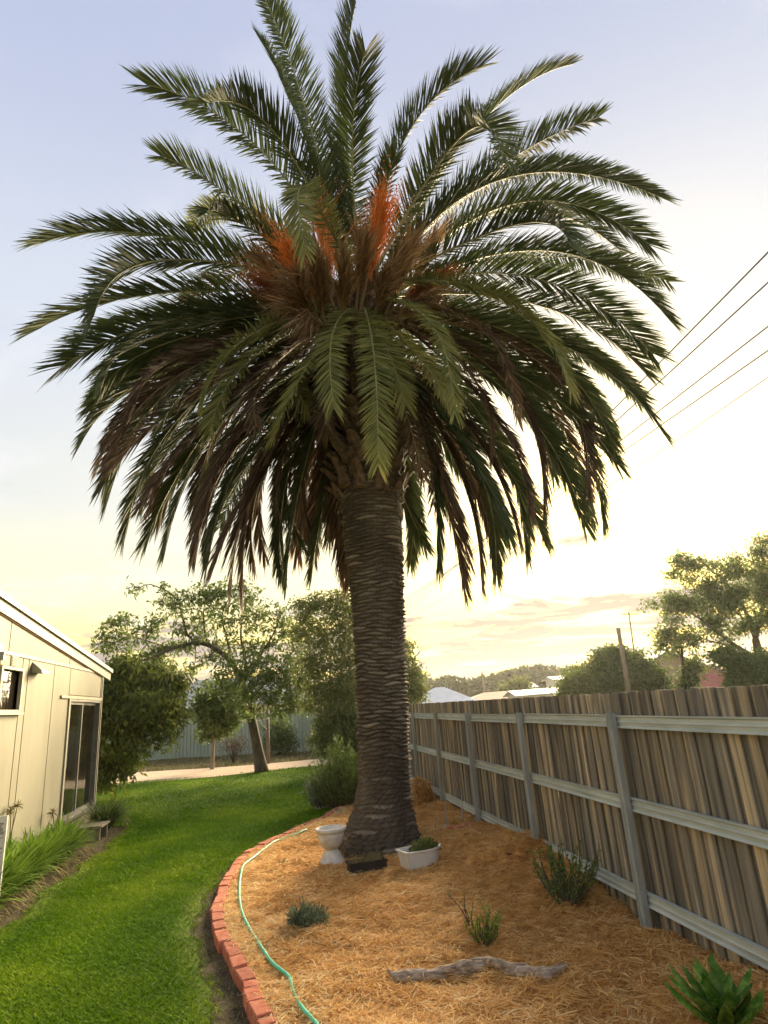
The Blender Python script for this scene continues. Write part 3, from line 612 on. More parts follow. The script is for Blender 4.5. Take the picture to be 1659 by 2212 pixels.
def frond(Bp, Mp, Tp, kind='g', n=225, lmax=.56, twist=0., seed=0, vang=.42, droop=.1, dens=1., hug=1.):
    r = np.random.default_rng(seed)
    B_, M_, T_ = (np.asarray(q, float) for q in (Bp, Mp, Tp))
    l1, l2 = np.linalg.norm(M_ - B_), np.linalg.norm(T_ - M_); tm = l1 / (l1 + l2)
    def curve(t):
        t = t[:, None]
        return np.array([0, 0, -curl]) * (t ** 6) + B_ * (t - tm) * (t - 1) / (tm) + M_ * t * (t - 1) / (tm * (tm - 1)) + T_ * t * (t - tm) / (1 - tm)
    T_ = T_ + r.normal(0, .10, 3); M_ = M_ + r.normal(0, .07, 3); curl = r.uniform(.05, .32); T_ = M_ + (T_ - M_) * (1 - .24 / max(.8, np.linalg.norm(T_ - M_))) + np.array([0, 0, curl * .6])
    tt = np.linspace(0, 1, 26); C = curve(tt); Ln = np.linalg.norm(np.diff(C, axis=0), axis=1).sum()
    out = T_ - B_; out[2] = 0
    if np.linalg.norm(out) < .25: out = np.array([M_[0] - B_[0], M_[1] - B_[1], 0]) + .01
    out = unit(out); side = np.array([-out[1], out[0], 0.])
    n = max(40, int(n * dens * Ln / 5.2))
    t = np.repeat(np.linspace(.07, .995, n), 2) + r.normal(0, .003, 2 * n); sg = np.tile([1., -1.], n); t = np.clip(t, .05, 1)
    e = 1e-3; P = curve(t); T = unit(curve(t + e) - curve(t - e))
    tw = twist * t + r.normal(0, .04, 2 * n)
    S0 = unit(side[None, :] - T * (T @ side)[:, None]); N0 = np.cross(T, S0)      # adaxial normal
    flip = np.sign((N0 * (-out * T[:, 2:3] + np.array([0, 0, 1.]) * (T @ out)[:, None])).sum(1)); flip[flip == 0] = 1; N0 *= flip[:, None]
    S = S0 * np.cos(tw)[:, None] + N0 * np.sin(tw)[:, None]; Nn = -S0 * np.sin(tw)[:, None] + N0 * np.cos(tw)[:, None]
    A = np.interp(t, [0, .15, .5, .85, 1], [1.15, 1.05, .88, .70, .42]) * hug + r.normal(0, .07, 2 * n)
    vv = vang + r.choice([-.25, 0, .25], 2 * n) * np.interp(t, [0, .6, 1], [1, .7, .3]) + r.normal(0, .08, 2 * n)
    D = np.cos(A)[:, None] * T + np.sin(A)[:, None] * (sg[:, None] * np.cos(vv)[:, None] * S + np.sin(vv)[:, None] * Nn)
    D = unit(D)
    l = lmax * np.interp(t, [0, .08, .2, .38, .6, .85, 1], [.14, .3, .75, .97, 1.0, .95, .72]) * r.uniform(.82, 1.1, 2 * n)
    W_ = unit(T - D * (T * D).sum(1)[:, None]); rl = r.normal(0, .5, 2 * n)
    W_ = unit(W_ * np.cos(rl)[:, None] + np.cross(D, W_) * np.sin(rl)[:, None])
    lost = r.uniform(0, 1, 2 * n) > (.02 if kind != 'b' else .08)
    bend = np.array([0, 0, -1.]) * (droop * r.uniform(.4, 1.6, 2 * n))[:, None]
    V, Fs = blades(P[lost], D[lost], W_[lost], l[lost], .026 * r.uniform(.8, 1.2, lost.sum()), bend[lost])
    c0 = r.uniform(-.12, .12)
    c = np.clip(r.beta(2.2, 2.6, lost.sum()) + c0 + .15 * (t[lost] > .9), 0, 1)
    mt = {'g': 'frond', 'o': 'frond_olive', 'b': 'frond_brown'}[kind]
    o = ob('frond', V, Fs, M[mt], palm, rnd=np.repeat(c, 5))
    rad = np.interp(tt, [0, .08, .3, 1], [.052, .030, .016, .005])
    V, Fs = tube(C, rad, 5)
    ob('midrib', V, Fs, M['rachis_brown' if kind == 'b' else 'rachis'], o, smooth=True)
CZ = {'u': 8.75, 's': 8.55, 'd': 8.25, 'k': 7.55}
def px_frond(bz, mx, my, tx, ty, dep, kind='g', seed=0, md=None, **kw):
    T_ = at_y(tx, ty, PALM[1] - dep); Mp = at_y(mx, my, PALM[1] - (dep * .55 if md is None else md))
    z0 = CZ[bz] + rr.uniform(-.12, .12); c0 = np.array([np.interp(z0, TZ, TX), PALM[1], z0])
    o_ = Mp - c0; o_[2] = 0; o_ = unit(o_)
    frond(c0 + o_ * .28, Mp, T_, kind, seed=seed, **kw)
FR = [  # origin ring, mid x y, tip x y, reach towards the camera (m), kind, twist
 ('u', 650, 230, 572, -40, .8, 'g', .3), ('u', 640, 262, 566, 92, -1.2, 'g', -.4), ('u', 757, 210, 766, -40, .6, 'g', .1), ('u', 777, 205, 776, 98, 2.4, 'g', .0),
 ('u', 955, 190, 1056, 108, 1.0, 'g', .3), ('u', 1085, 225, 1252, 128, -1.0, 'g', .5), ('u', 1120, 318, 1305, 240, .2, 'g', -.4), ('u', 965, 322, 1082, 372, 3.0, 'g', .3),
 ('s', 1215, 372, 1430, 442, .5, 'g', .7), ('s', 1240, 436, 1430, 530, 1.0, 'g', -.3), ('s', 1120, 492, 1250, 545, 2.6, 'g', .4), ('s', 1200, 470, 1348, 545, -2.2, 'g', .6),
 ('s', 1250, 572, 1487, 685, .3, 'g', .6), ('s', 1255, 638, 1420, 772, .9, 'g', -.4), ('s', 1235, 680, 1424, 806, -.6, 'g', .4), ('d', 1270, 770, 1422, 946, .2, 'g', .5),
 ('d', 1190, 770, 1352, 988, .8, 'g', -.3), ('d', 1190, 850, 1314, 1125, -.3, 'g', .3), ('d', 1150, 880, 1288, 1152, .5, 'g', -.4), ('d', 1090, 820, 1200, 1142, .9, 'b', .2),
 ('d', 1080, 930, 1156, 1218, -.4, 'g', .3), ('k', 1040, 940, 1132, 1186, .6, 'b', .2), ('k', 1010, 990, 1097, 1256, -.6, 'g', -.3), ('k', 990, 1010, 1060, 1286, .3, 'b', .3), ('k', 955, 1010, 1010, 1286, -.3, 'b', .0), ('k', 888, 1040, 908, 1228, -2.2, 'g', .2),
 ('u', 470, 262, 285, 178, .6, 'g', .4), ('u', 575, 285, 452, 232, 2.0, 'g', -.3), ('u', 455, 382, 326, 322, -.8, 'g', .3), ('s', 290, 492, 60, 527, .3, 'g', -.4),
 ('s', 470, 468, 398, 486, -2.6, 'o', .4), ('s', 310, 560, 180, 664, 1.8, 'g', .3), ('s', 290, 622, 40, 692, .2, 'g', -.5), ('s', 370, 690, 124, 776, .6, 'g', .3),
 ('d', 335, 745, 180, 850, -.4, 'g', .4), ('d', 310, 800, 150, 946, .4, 'g', -.2), ('d', 350, 770, 286, 896, 1.9, 'b', .2), ('d', 345, 855, 224, 1056, .2, 'g', .4),
 ('d', 375, 855, 246, 1082, -.5, 'g', -.4), ('d', 385, 920, 276, 1168, .4, 'g', .3), ('d', 430, 930, 310, 1168, -.4, 'g', .2), ('d', 450, 960, 360, 1192, .6, 'g', -.3),
 ('k', 490, 980, 420, 1222, -.5, 'b', .2), ('k', 520, 990, 452, 1230, .3, 'g', .3), ('k', 560, 1000, 500, 1272, -.4, 'b', -.2), ('k', 570, 1010, 543, 1266, .6, 'b', .2),
 ('k', 645, 980, 610, 1252, -.8, 'g', .2), ('k', 665, 1000, 636, 1276, -.5, 'g', -.3), ('k', 690, 1010, 672, 1240, -1.2, 'b', .2), ('k', 722, 1000, 722, 1252, -1.0, 'b', .3), ('k', 745, 1010, 752, 1270, -.7, 'b', .0),
]
for i, (bz, mx, my, tx, ty, dep, kd, tw) in enumerate(FR):
    px_frond(bz, mx, my, tx, ty, dep, kd, 100 + i, twist=tw, droop=.06 if bz == 'u' else .12, vang=.5 if bz in 'us' else .3, hug={'u': .92, 's': .88, 'd': .62, 'k': .45}[bz], lmax={'u': .74, 's': .70, 'd': .60, 'k': .58}[bz], dens=1.15)
    for rep in range(2 if bz in 'dk' else (1 if i in (8, 12, 15, 30, 33) else 0)):            # a neighbour of the same tier, deeper in the crown
        s_ = -1 if dep > 0 or 600 < tx < 930 else 1
        px_frond(bz, mx + rr.uniform(-30, 30), my + rr.uniform(-30, 15), tx + rr.uniform(-38, 38), ty - rr.uniform(10, 90), s_ * rr.uniform(.6, 1.7), rr.choice('gggbb' if bz == 'd' else ('ggg' if bz == 's' else 'gbb')), 300 + i + 60 * rep, twist=-tw, droop=.14, vang=.3, hug={'u': 1, 's': .92, 'd': .62, 'k': .45}[bz])
FRONT = [  # fronds hanging towards the camera
 ('d', 712, 700, 708, 905, 1.9, 'o', .15), ('d', 815, 800, 838, 1030, 2.0, 'o', -.1), ('d', 845, 740, 882, 880, 1.5, 'o', .3), ('d', 935, 700, 972, 900, 2.1, 'o', -.35),
 ('d', 925, 780, 988, 905, 1.5, 'o', .3), ('d', 530, 745, 402, 908, 1.7, 'o', .5), ('d', 520, 800, 432, 968, 1.5, 'o', -.4), ('d', 612, 850, 582, 976, 1.6, 'o', .3),
 ('d', 640, 830, 655, 900, .9, 'o', .2), ('k', 700, 850, 712, 950, 1.2, 'b', .2), ('k', 560, 850, 545, 935, 1.5, 'b', .1), ('s', 1120, 670, 1255, 880, 1.9, 'o', .3), ('s', 1050, 640, 1190, 745, 2.2, 'o', -.3),
 ('d', 1040, 720, 1130, 930, 1.4, 'b', .3), ('d', 1000, 770, 1075, 1010, 1.0, 'b', -.3), ('d', 480, 760, 330, 930, 1.1, 'g', .3), ('d', 870, 900, 905, 1060, .9, 'b', .2), ('k', 620, 960, 600, 1130, .7, 'b', .2), ('k', 930, 940, 955, 1110, .6, 'b', .2),
]
for i, (bz, mx, my, tx, ty, dep, kd, tw) in enumerate(FRONT):
    px_frond(bz, mx, my, tx, ty, dep, kd, 500 + i, md=dep * .85, twist=tw, droop=.10, vang=.16, lmax=.41)
# young frond curling over in front of the heart, and short inner spears
px_frond('u', 652, 412, 668, 550, 3.1, 'o', 600, md=2.5, twist=.2, vang=.1, lmax=.40)
px_frond('u', 690, 400, 640, 330, .8, 'g', 601, twist=.3); px_frond('u', 830, 380, 850, 300, .6, 'g', 602, twist=-.2); px_frond('u', 735, 380, 715, 260, -.6, 'g', 603, twist=.2); px_frond('u', 900, 420, 985, 345, -1.2, 'g', 604, twist=.3)
for i in range(12):                                       # the far side of the crown
    a_ = math.radians(rr.uniform(15, 165)); z0 = rr.uniform(7.7, 8.9); el = rr.uniform(-.5, .75); Lf = rr.uniform(4.4, 5.2)
    c0 = np.array([1.54, PALM[1], z0]); d_ = np.array([math.cos(a_), math.sin(a_), 0])
    Mp = c0 + d_ * Lf * .5 * math.cos(el) + np.array([0, 0, Lf * .5 * math.sin(el)]); Tp = c0 + d_ * Lf * .93 * math.cos(el * .6) + np.array([0, 0, Lf * .8 * math.sin(el) - 1.2])
    frond(c0 + d_ * .25, Mp, Tp, rr.choice('ggb'), seed=700 + i, twist=rr.uniform(-.5, .5))

# fruit stalks: stiff stalk and a broom of thin strands
def fruit(bx, by, tx, ty, dep, wd, mat, n=260, seed=0, hang=.3, ln=.7, berries=0):
    r = np.random.default_rng(seed); n = int(n * 1.1); wd *= .66
    a = at_y(bx, by, PALM[1] - dep * .45); b = at_y(tx, ty, PALM[1] - dep)
    ax = unit(b - a); ll = np.linalg.norm(b - a)
    sidev = unit(np.cross(ax, [0, 1, 0.2])); fwd = np.cross(ax, sidev)
    t0 = r.uniform(.15, .62, n); P = a + ax * (ll * t0)[:, None] + sidev * r.normal(0, .05 * wd, n)[:, None]
    ph = r.uniform(0, 2 * np.pi, n); sp = np.abs(r.normal(0, .36, n)) * wd
    D = unit(ax + (np.cos(ph) * sp)[:, None] * sidev + (np.sin(ph) * sp)[:, None] * fwd)
    L_ = ll * ln * r.uniform(.5, 1.1, n)
    S = perp(D); V, Fs = blades(P, D, S, L_, .014, np.array([0, 0, -hang * 1.6]) + r.normal(0, .16, (n, 3)))
    c = np.repeat(np.clip(r.beta(2, 2, n), 0, 1), 5)
    if berries:
        k = r.integers(0, n, berries); Q = P[k] + D[k] * (L_[k] * r.uniform(.5, 1.0, berries))[:, None] + r.normal(0, .015, (berries, 3))
        o8 = np.array([[1, 0, 0], [0, 1, 0], [-1, 0, 0], [0, -1, 0], [0, 0, 1], [0, 0, -1.]]) * .016
        bv = (Q[:, None, :] + o8[None]).reshape(-1, 3); bf = np.array([[0, 1, 4], [1, 2, 4], [2, 3, 4], [3, 0, 4], [1, 0, 5], [2, 1, 5], [3, 2, 5], [0, 3, 5]])
        Fs = np.vstack([Fs, (np.arange(berries)[:, None, None] * 6 + bf[None]).reshape(-1, 3) + len(V)]); V = np.vstack([V, bv]); c = np.r_[c, np.repeat(r.uniform(.3, 1, berries), 6)]
    o = ob('fruit_stalk', V, Fs, M[mat], palm, rnd=c)
    V, Fs = tube(np.stack([a - ax * .3, a + ax * ll * .3, a + ax * ll * .62]), [.03, .024, .012], 5)
    ob('stem', V, Fs, M['rachis_brown'], o)
fruit(785, 640, 832, 405, 1.5, 1.0, 'fruit', 420, 1, .05, .62, 500); fruit(770, 660, 790, 470, 1.6, 1.1, 'fruit_brown', 320, 2, .15)
fruit(720, 640, 690, 415, .5, 1.0, 'fruit', 200, 3, .1, .6, 200); fruit(690, 680, 610, 500, 1.1, 1.0, 'fruit', 300, 4, .25, .65, 260); fruit(700, 700, 680, 520, 1.5, 1.2, 'fruit_brown', 380, 5, .35)
fruit(680, 670, 545, 590, .9, .9, 'fruit_red', 320, 6, .25, .7, 240); fruit(690, 720, 600, 560, 1.2, 1.3, 'fruit_brown', 340, 7, .45); fruit(840, 660, 905, 490, 1.2, 1.0, 'fruit_brown', 340, 8, .2)
fruit(860, 660, 975, 570, 1.0, 1.0, 'fruit_red', 320, 9, .35); fruit(830, 640, 880, 520, 1.5, .9, 'fruit_brown', 240, 10, .1); fruit(660, 640, 560, 470, .2, 1.0, 'fruit_brown', 220, 11, .1); fruit(720, 720, 640, 670, 1.5, 1.1, 'fruit_brown', 260, 12, .5)
fruit(880, 640, 950, 480, .6, 1.0, 'fruit_brown', 260, 13, .2)
for k_, (a_, b_, c_, d_, e_, f_) in enumerate([(740, 690, 745, 520, 1.7, 1.2), (670, 690, 640, 560, 1.6, 1.2), (810, 680, 850, 540, 1.7, 1.2), (700, 700, 590, 640, 1.3, 1.1), (850, 690, 950, 620, 1.4, 1.1), (640, 660, 540, 520, .6, 1.0), (720, 660, 660, 470, 1.0, 1.1)]): fruit(a_, b_, c_, d_, e_, f_, 'fruit_brown', 230, 30 + k_, .3)

# ------------------------------------------------------------------ trees and shrubs
def limb_pts(px, Y, dY=0.):
    """points of a limb from picture directions, at a distance that starts at Y and drifts by dY"""
    n = len(px); return np.array([at_y(p[0], p[1], Y + dY * i / max(1, n - 1)) for i, p in enumerate(px)])
def tree(name, label, Y, trunk_px, trunk_r, limbs, clusters, leaf, lsize, mat, bark, seed, group=None, per=7, sprig=.22, bend=.25, flat=.0, twig_r=.012, crown='crown', cat='tree', base_z=None, split=0):
    r = np.random.default_rng(seed)
    if split:                                            # break every mass of foliage into smaller uneven clumps
        clusters = [(x + r.normal(0, rx * .48), y + r.normal(0, ry * .48), rx * r.uniform(.45, .85), ry * r.uniform(.40, .8), max(4, int(n / split * r.uniform(.5, 1.5))), d + r.normal(0, .25)) for x, y, rx, ry, n, d in clusters for _ in range(split)]
    tp = limb_pts(trunk_px, Y)
    if base_z is not None: tp[0, 2] = base_z
    t = thing(name, label, cat, tuple(tp[0]), group)
    V, Fs = tube(smooth_path(tp, 20), np.interp(np.linspace(0, 1, 20), np.linspace(0, 1, len(trunk_r)), trunk_r), 10)
    ob('trunk', V, Fs, M[bark], t, smooth=True)
    nodes = [tp]
    for lp, dY, ra, rb in limbs:
        q = smooth_path(limb_pts(lp, Y, dY), 16); nodes.append(q)
        V, Fs = tube(q, np.linspace(ra, rb, 16), 7); ob('limb', V, Fs, M[bark], t, smooth=True)
    nodes = np.vstack(nodes); sc_ = Y / F * 1.05
    P = []; tw = MB()
    for cxp, cyp, rx, ry, n, dp in clusters:
        c = at_y(cxp, cyp, Y - dp); R_ = np.array([rx * sc_, (rx + ry) * .5 * sc_ * .9, ry * sc_])
        d = rand_dir(n) * (r.uniform(.15, 1, n) ** .45)[:, None]; pts = c + d * R_
        j = np.argmin(np.linalg.norm(nodes - c, axis=1)); a = nodes[j]
        mid = (a + c) / 2 + r.normal(0, .12, 3) * np.linalg.norm(c - a)
        tw.tube(smooth_path([a, mid, c], 7), np.linspace(twig_r * 1.8, twig_r * .8, 7), 4)
        for q in pts[:: max(1, n // 14)]:
            tw.tube([c + (q - c) * .05, c + (q - c) * .55 + r.normal(0, .04, 3), q], [twig_r * .7, twig_r * .5, twig_r * .25], 3)
        P.append(pts)
    stuff(tw.build('twigs', M[bark], t))
    P = np.vstack(P); n = len(P); Q = np.repeat(P, per, 0) + r.normal(0, sprig, (n * per, 3)) * np.array([1, 1, .6])
    D = rand_dir(n * per); D[:, 2] = D[:, 2] * (1 - flat) - bend; D = unit(D); S = perp(D)
    if flat: S[:, 2] *= (1 - flat); S = unit(S)
    V, Fs = leaf_quads(Q, D, S, leaf * r.uniform(.6, 1.3, n * per), lsize * r.uniform(.7, 1.3, n * per), .1)
    c = np.clip(np.repeat(r.beta(2, 2.4, n), per) * .7 + r.uniform(0, .4, n * per), 0, 1)
    ob(crown, V, Fs, M[mat], t, rnd=np.repeat(c, 4))
    return t
# spreading tree at the end of the lawn
tree('spreading_tree', 'spreading leafy tree with arching limb and leaning trunk at the lawn edge', 22.0,
     [(566, 1668), (556, 1615), (545, 1560), (536, 1520), (524, 1478), (510, 1446)], [.24, .165, .15, .14, .13, .11],
     [([(510, 1446), (480, 1412), (452, 1394), (425, 1389), (398, 1393), (370, 1402), (335, 1418), (290, 1432)], -.8, .10, .03),
      ([(425, 1389), (405, 1372), (396, 1340), (385, 1300), (370, 1282), (345, 1270), (320, 1262), (300, 1270)], -.4, .05, .012),
      ([(450, 1394), (440, 1350), (445, 1300), (470, 1270)], .6, .045, .012), ([(524, 1478), (530, 1430), (520, 1370), (530, 1310), (545, 1270)], .5, .06, .014),
      ([(524, 1478), (560, 1420), (590, 1370), (610, 1320)], -.6, .06, .014), ([(536, 1520), (580, 1470), (630, 1440)], .7, .05, .015), ([(510, 1446), (490, 1380), (480, 1330), (500, 1280)], -.5, .05, .012),
      ([(370, 1402), (320, 1385), (270, 1370), (235, 1352)], .3, .03, .01), ([(536, 1520), (500, 1500), (460, 1500)], -.6, .04, .015)],
     [(240, 1352, 22, 22, 26, 0), (275, 1340, 25, 16, 20, .2), (262, 1390, 34, 26, 40, 0), (315, 1372, 30, 26, 34, .3), (300, 1425, 48, 20, 50, 0), (350, 1440, 34, 22, 36, .4), (290, 1268, 24, 14, 10, 0), (355, 1272, 18, 14, 10, .2), (378, 1308, 22, 24, 24, 0),
      (395, 1300, 30, 24, 30, .4), (430, 1285, 34, 24, 44, 0), (455, 1305, 34, 26, 50, .3), (475, 1275, 28, 18, 30, 0), (440, 1340, 36, 26, 42, -.3), (400, 1355, 26, 20, 24, .4), (500, 1290, 36, 26, 50, .2), (530, 1270, 30, 18, 24, 0), (545, 1310, 38, 28, 54, .3),
      (500, 1340, 38, 28, 50, .5), (560, 1350, 36, 30, 46, 0), (600, 1330, 34, 26, 40, .2), (620, 1370, 34, 28, 36, -.3), (520, 1395, 38, 30, 50, .6), (575, 1400, 34, 26, 36, .2), (550, 1440, 42, 26, 64, .8), (500, 1450, 36, 28, 50, 1.0), (600, 1440, 44, 32, 80, .5), (640, 1450, 40, 34, 70, 0),
      (580, 1480, 46, 32, 100, .9), (525, 1490, 42, 34, 90, 1.1), (630, 1490, 44, 30, 80, .3), (480, 1480, 36, 26, 50, .6), (610, 1525, 42, 24, 60, .5), (660, 1520, 36, 26, 40, 0), (540, 1530, 26, 20, 30, .8), (365, 1470, 22, 20, 16, .2), (420, 1440, 26, 14, 14, .4), (470, 1395, 26, 16, 26, -.2), (432, 1378, 26, 14, 24, .2), (398, 1398, 24, 14, 24, .3), (362, 1396, 26, 16, 28, 0), (330, 1410, 26, 16, 26, .2), (450, 1420, 24, 14, 18, .3), (230, 1385, 26, 24, 34, 0), (330, 1340, 26, 22, 30, .2), (640, 1400, 30, 30, 40, 0), (350, 1300, 22, 18, 14, 0)],
     0.19, .065, 'leaf_mid', 'bark', 21, per=6, sprig=.09, bend=.25, base_z=-.04)
tree('young_tree', 'small round-headed tree on a thin straight trunk before the green steel fence', 24.7,
     [(458, 1659), (460, 1620), (462, 1585), (464, 1540)], [.075, .06, .055, .04], [([(464, 1540), (470, 1510)], 0, .035, .015)],
     [(466, 1545, 36, 32, 110, .2), (445, 1520, 30, 26, 60, 0), (490, 1540, 30, 28, 60, .1), (470, 1500, 34, 26, 70, .2), (455, 1575, 22, 20, 34, 0), (485, 1575, 18, 18, 26, 0), (500, 1510, 26, 26, 40, 0)], .19, .085, 'leaf_mid', 'barkpale', 22, per=12, sprig=.15, bend=.35, base_z=-.04)
tree('dense_tree', 'dense dark green tree with drooping leaves behind the house corner', 18.5,
     [(185, 1712), (200, 1660), (215, 1600), (240, 1540)], [.16, .12, .09, .06],
     [([(205, 1690), (240, 1640), (280, 1600), (310, 1570)], -.5, .07, .02), ([(215, 1600), (260, 1540), (300, 1480)], .4, .06, .02), ([(200, 1660), (190, 1560), (200, 1460)], .2, .06, .02), ([(185, 1708), (212, 1695), (232, 1688)], -.3, .04, .012)],
     [(240, 1450, 36, 34, 150, .4), (215, 1500, 38, 46, 170, .6), (285, 1460, 36, 34, 140, .5), (330, 1450, 34, 24, 100, .4), (260, 1510, 44, 42, 190, .9), (320, 1500, 44, 40, 170, .8), (365, 1490, 32, 34, 100, .4), (290, 1555, 46, 36, 170, 1.0), (240, 1570, 40, 42, 150, .8),
      (345, 1545, 36, 30, 110, .7), (375, 1520, 26, 28, 60, .3), (360, 1565, 22, 22, 50, .6), (265, 1615, 36, 36, 110, .9), (225, 1640, 30, 42, 100, .6), (310, 1600, 32, 22, 60, .8), (255, 1660, 26, 26, 40, .8), (222, 1692, 16, 14, 16, .5), (285, 1630, 16, 14, 22, .6), (190, 1560, 40, 60, 130, .2)],
     0.17, .058, 'leaf_dark', 'bark', 23, split=4, per=9, sprig=.14, bend=.75, base_z=-.04)
tree('tall_shrubby_tree', 'tall olive green tree with many upright stems behind the palm trunk', 20.0,
     [(745, 1700), (742, 1600), (740, 1500), (735, 1420)], [.10, .08, .07, .05],
     [([(742, 1680), (722, 1560), (712, 1440), (705, 1340)], .3, .05, .012), ([(745, 1680), (760, 1540), (755, 1400), (760, 1300)], -.3, .05, .012), ([(748, 1690), (735, 1540), (738, 1400), (728, 1310)], .5, .045, .01), ([(745, 1690), (700, 1580), (680, 1480), (668, 1380)], -.2, .045, .01), ([(750, 1690), (800, 1560), (830, 1440)], .4, .05, .012), ([(745, 1690), (725, 1580), (745, 1450), (748, 1350)], -.6, .04, .01)],
     [(655, 1320, 28, 26, 50, 0), (690, 1300, 28, 22, 40, .2), (735, 1300, 30, 22, 44, 0), (665, 1370, 34, 30, 60, 0), (715, 1350, 30, 34, 54, .3), (755, 1340, 30, 34, 70, .1), (700, 1410, 34, 36, 70, .2), (750, 1410, 30, 40, 80, 0), (670, 1440, 30, 34, 50, 0), (715, 1470, 34, 36, 70, .3), (760, 1480, 28, 40, 80, .1),
      (690, 1510, 32, 32, 60, .2), (740, 1530, 34, 34, 80, .4), (715, 1570, 32, 30, 80, .4), (760, 1560, 30, 40, 80, .2), (735, 1610, 36, 26, 90, .5), (700, 1600, 22, 24, 40, .3), (820, 1400, 40, 50, 60, 0), (815, 1500, 40, 60, 60, 0)],
     0.13, .05, 'leaf_olive', 'barkpale', 24, per=20, sprig=.14, bend=.1, base_z=-.04)
tree('leafy_tree', 'yellow-green bushy tree with a bare dead branch rising beside the palm trunk', 24.5,
     [(850, 1640), (850, 1560), (852, 1480)], [.13, .10, .07], [([(852, 1480), (880, 1440), (898, 1418), (906, 1406), (908, 1396)], 0, .035, .008), ([(899, 1417), (912, 1404), (922, 1402), (932, 1390)], 0, .016, .005), ([(906, 1406), (900, 1394), (896, 1388)], 0, .012, .004)],
     [(870, 1400, 22, 26, 60, 0), (880, 1440, 26, 26, 90, .2), (896, 1470, 22, 24, 80, .2), (885, 1505, 28, 24, 90, .3), (860, 1470, 40, 50, 90, 0), (850, 1420, 30, 40, 60, 0), (905, 1500, 14, 16, 34, .2)], .13, .06, 'leaf_olive', 'bark', 25, per=12, sprig=.12, base_z=-.04)
# far side of the fence
FB = -.035
tree('rounded_bush', 'large rounded green bush standing behind the timber pole', 36.0, [(1335, 1520), (1335, 1490), (1332, 1460)], [.2, .16, .1], [([(1335, 1490), (1290, 1460), (1260, 1450)], 0, .09, .03), ([(1335, 1490), (1380, 1460), (1410, 1450)], 0, .09, .03)],
     [(1320, 1430, 46, 32, 170, .5), (1360, 1430, 40, 28, 130, .5), (1290, 1455, 44, 30, 150, .8), (1250, 1470, 34, 28, 110, .8), (1335, 1470, 60, 34, 220, 1.2), (1390, 1460, 46, 32, 160, .8), (1420, 1475, 28, 26, 80, .5), (1235, 1490, 28, 22, 70, .8), (1300, 1500, 60, 24, 120, 1.), (1400, 1495, 44, 20, 90, 1.), (1325, 1408, 26, 14, 40, .3)],
     .24, .12, 'leaf_hedge', 'bark', 26, per=12, sprig=.24, base_z=FB, cat='bush')
tree('light_green_bush', 'paler yellow-green bush at the left end of the big rounded bush', 34.0, [(1232, 1525), (1232, 1500), (1235, 1475)], [.12, .1, .06], [([(1232, 1500), (1250, 1475)], 0, .05, .02)],
     [(1240, 1480, 28, 24, 90, .3), (1262, 1475, 24, 28, 70, .3), (1225, 1498, 22, 18, 50, .3)], .22, .11, 'leaf_olive', 'bark', 27, per=11, sprig=.22, base_z=FB, cat='bush')
tree('gum_tree', 'broad open-crowned gum tree against the sunset glow over the fence', 32.0,
     [(1648, 1520), (1645, 1470), (1640, 1420), (1632, 1380)], [.34, .30, .26, .2],
     [([(1640, 1425), (1590, 1395), (1545, 1362), (1510, 1335), (1480, 1318)], -.6, .15, .03), ([(1590, 1395), (1555, 1390), (1520, 1380), (1490, 1370)], .5, .08, .02), ([(1632, 1380), (1610, 1320), (1570, 1260), (1520, 1220)], .4, .14, .03), ([(1632, 1380), (1650, 1300), (1670, 1220), (1680, 1170)], 0, .15, .03), ([(1600, 1330), (1560, 1300), (1500, 1280)], -.5, .07, .02), ([(1668, 1225), (1600, 1200), (1575, 1176)], 0, .035, .012)],
     [(1410, 1312, 16, 14, 12, 0), (1440, 1300, 26, 20, 34, 0), (1470, 1290, 30, 24, 44, .3), (1450, 1340, 34, 26, 52, 0), (1430, 1375, 22, 24, 26, 0), (1480, 1375, 34, 30, 54, .3), (1455, 1400, 24, 18, 24, 0), (1500, 1220, 34, 24, 60, 0), (1475, 1240, 26, 26, 40, .2), (1540, 1215, 34, 20, 44, .2), (1520, 1255, 38, 28, 74, 0), (1570, 1240, 34, 28, 60, .3), (1495, 1300, 36, 26, 64, -.3),
      (1545, 1300, 44, 30, 90, .4), (1600, 1270, 38, 30, 80, 0), (1590, 1320, 42, 30, 90, .4), (1540, 1345, 42, 26, 70, 0), (1640, 1290, 36, 40, 100, .3), (1650, 1220, 40, 34, 90, 0), (1620, 1235, 30, 24, 50, 0), (1640, 1180, 26, 20, 44, 0), (1690, 1180, 40, 40, 60, 0), (1620, 1360, 40, 30, 80, .3), (1660, 1340, 40, 40, 90, .2), (1570, 1375, 40, 20, 54, 0), (1700, 1260, 50, 60, 110, 0), (1500, 1425, 16, 20, 16, 0), (1710, 1360, 50, 50, 90, 0)],
     0.20, .09, 'leaf_gum', 'bark', 28, split=3, per=16, sprig=.24, bend=.3, base_z=FB)
tree('small_trunk_tree', 'slim dark tree standing between the cream gable and the red roof', 33.0, [(1480, 1520), (1478, 1470), (1474, 1425), (1472, 1395)], [.13, .12, .10, .06], [([(1474, 1425), (1460, 1400), (1450, 1380)], 0, .06, .02)],
     [(1490, 1455, 16, 26, 60, .2), (1488, 1480, 20, 22, 70, .2), (1500, 1440, 16, 18, 40, .2), (1478, 1500, 18, 16, 40, .2), (1470, 1395, 20, 14, 22, 0)], .2, .1, 'leaf_hedge', 'bark', 29, per=11, sprig=.2, base_z=FB)
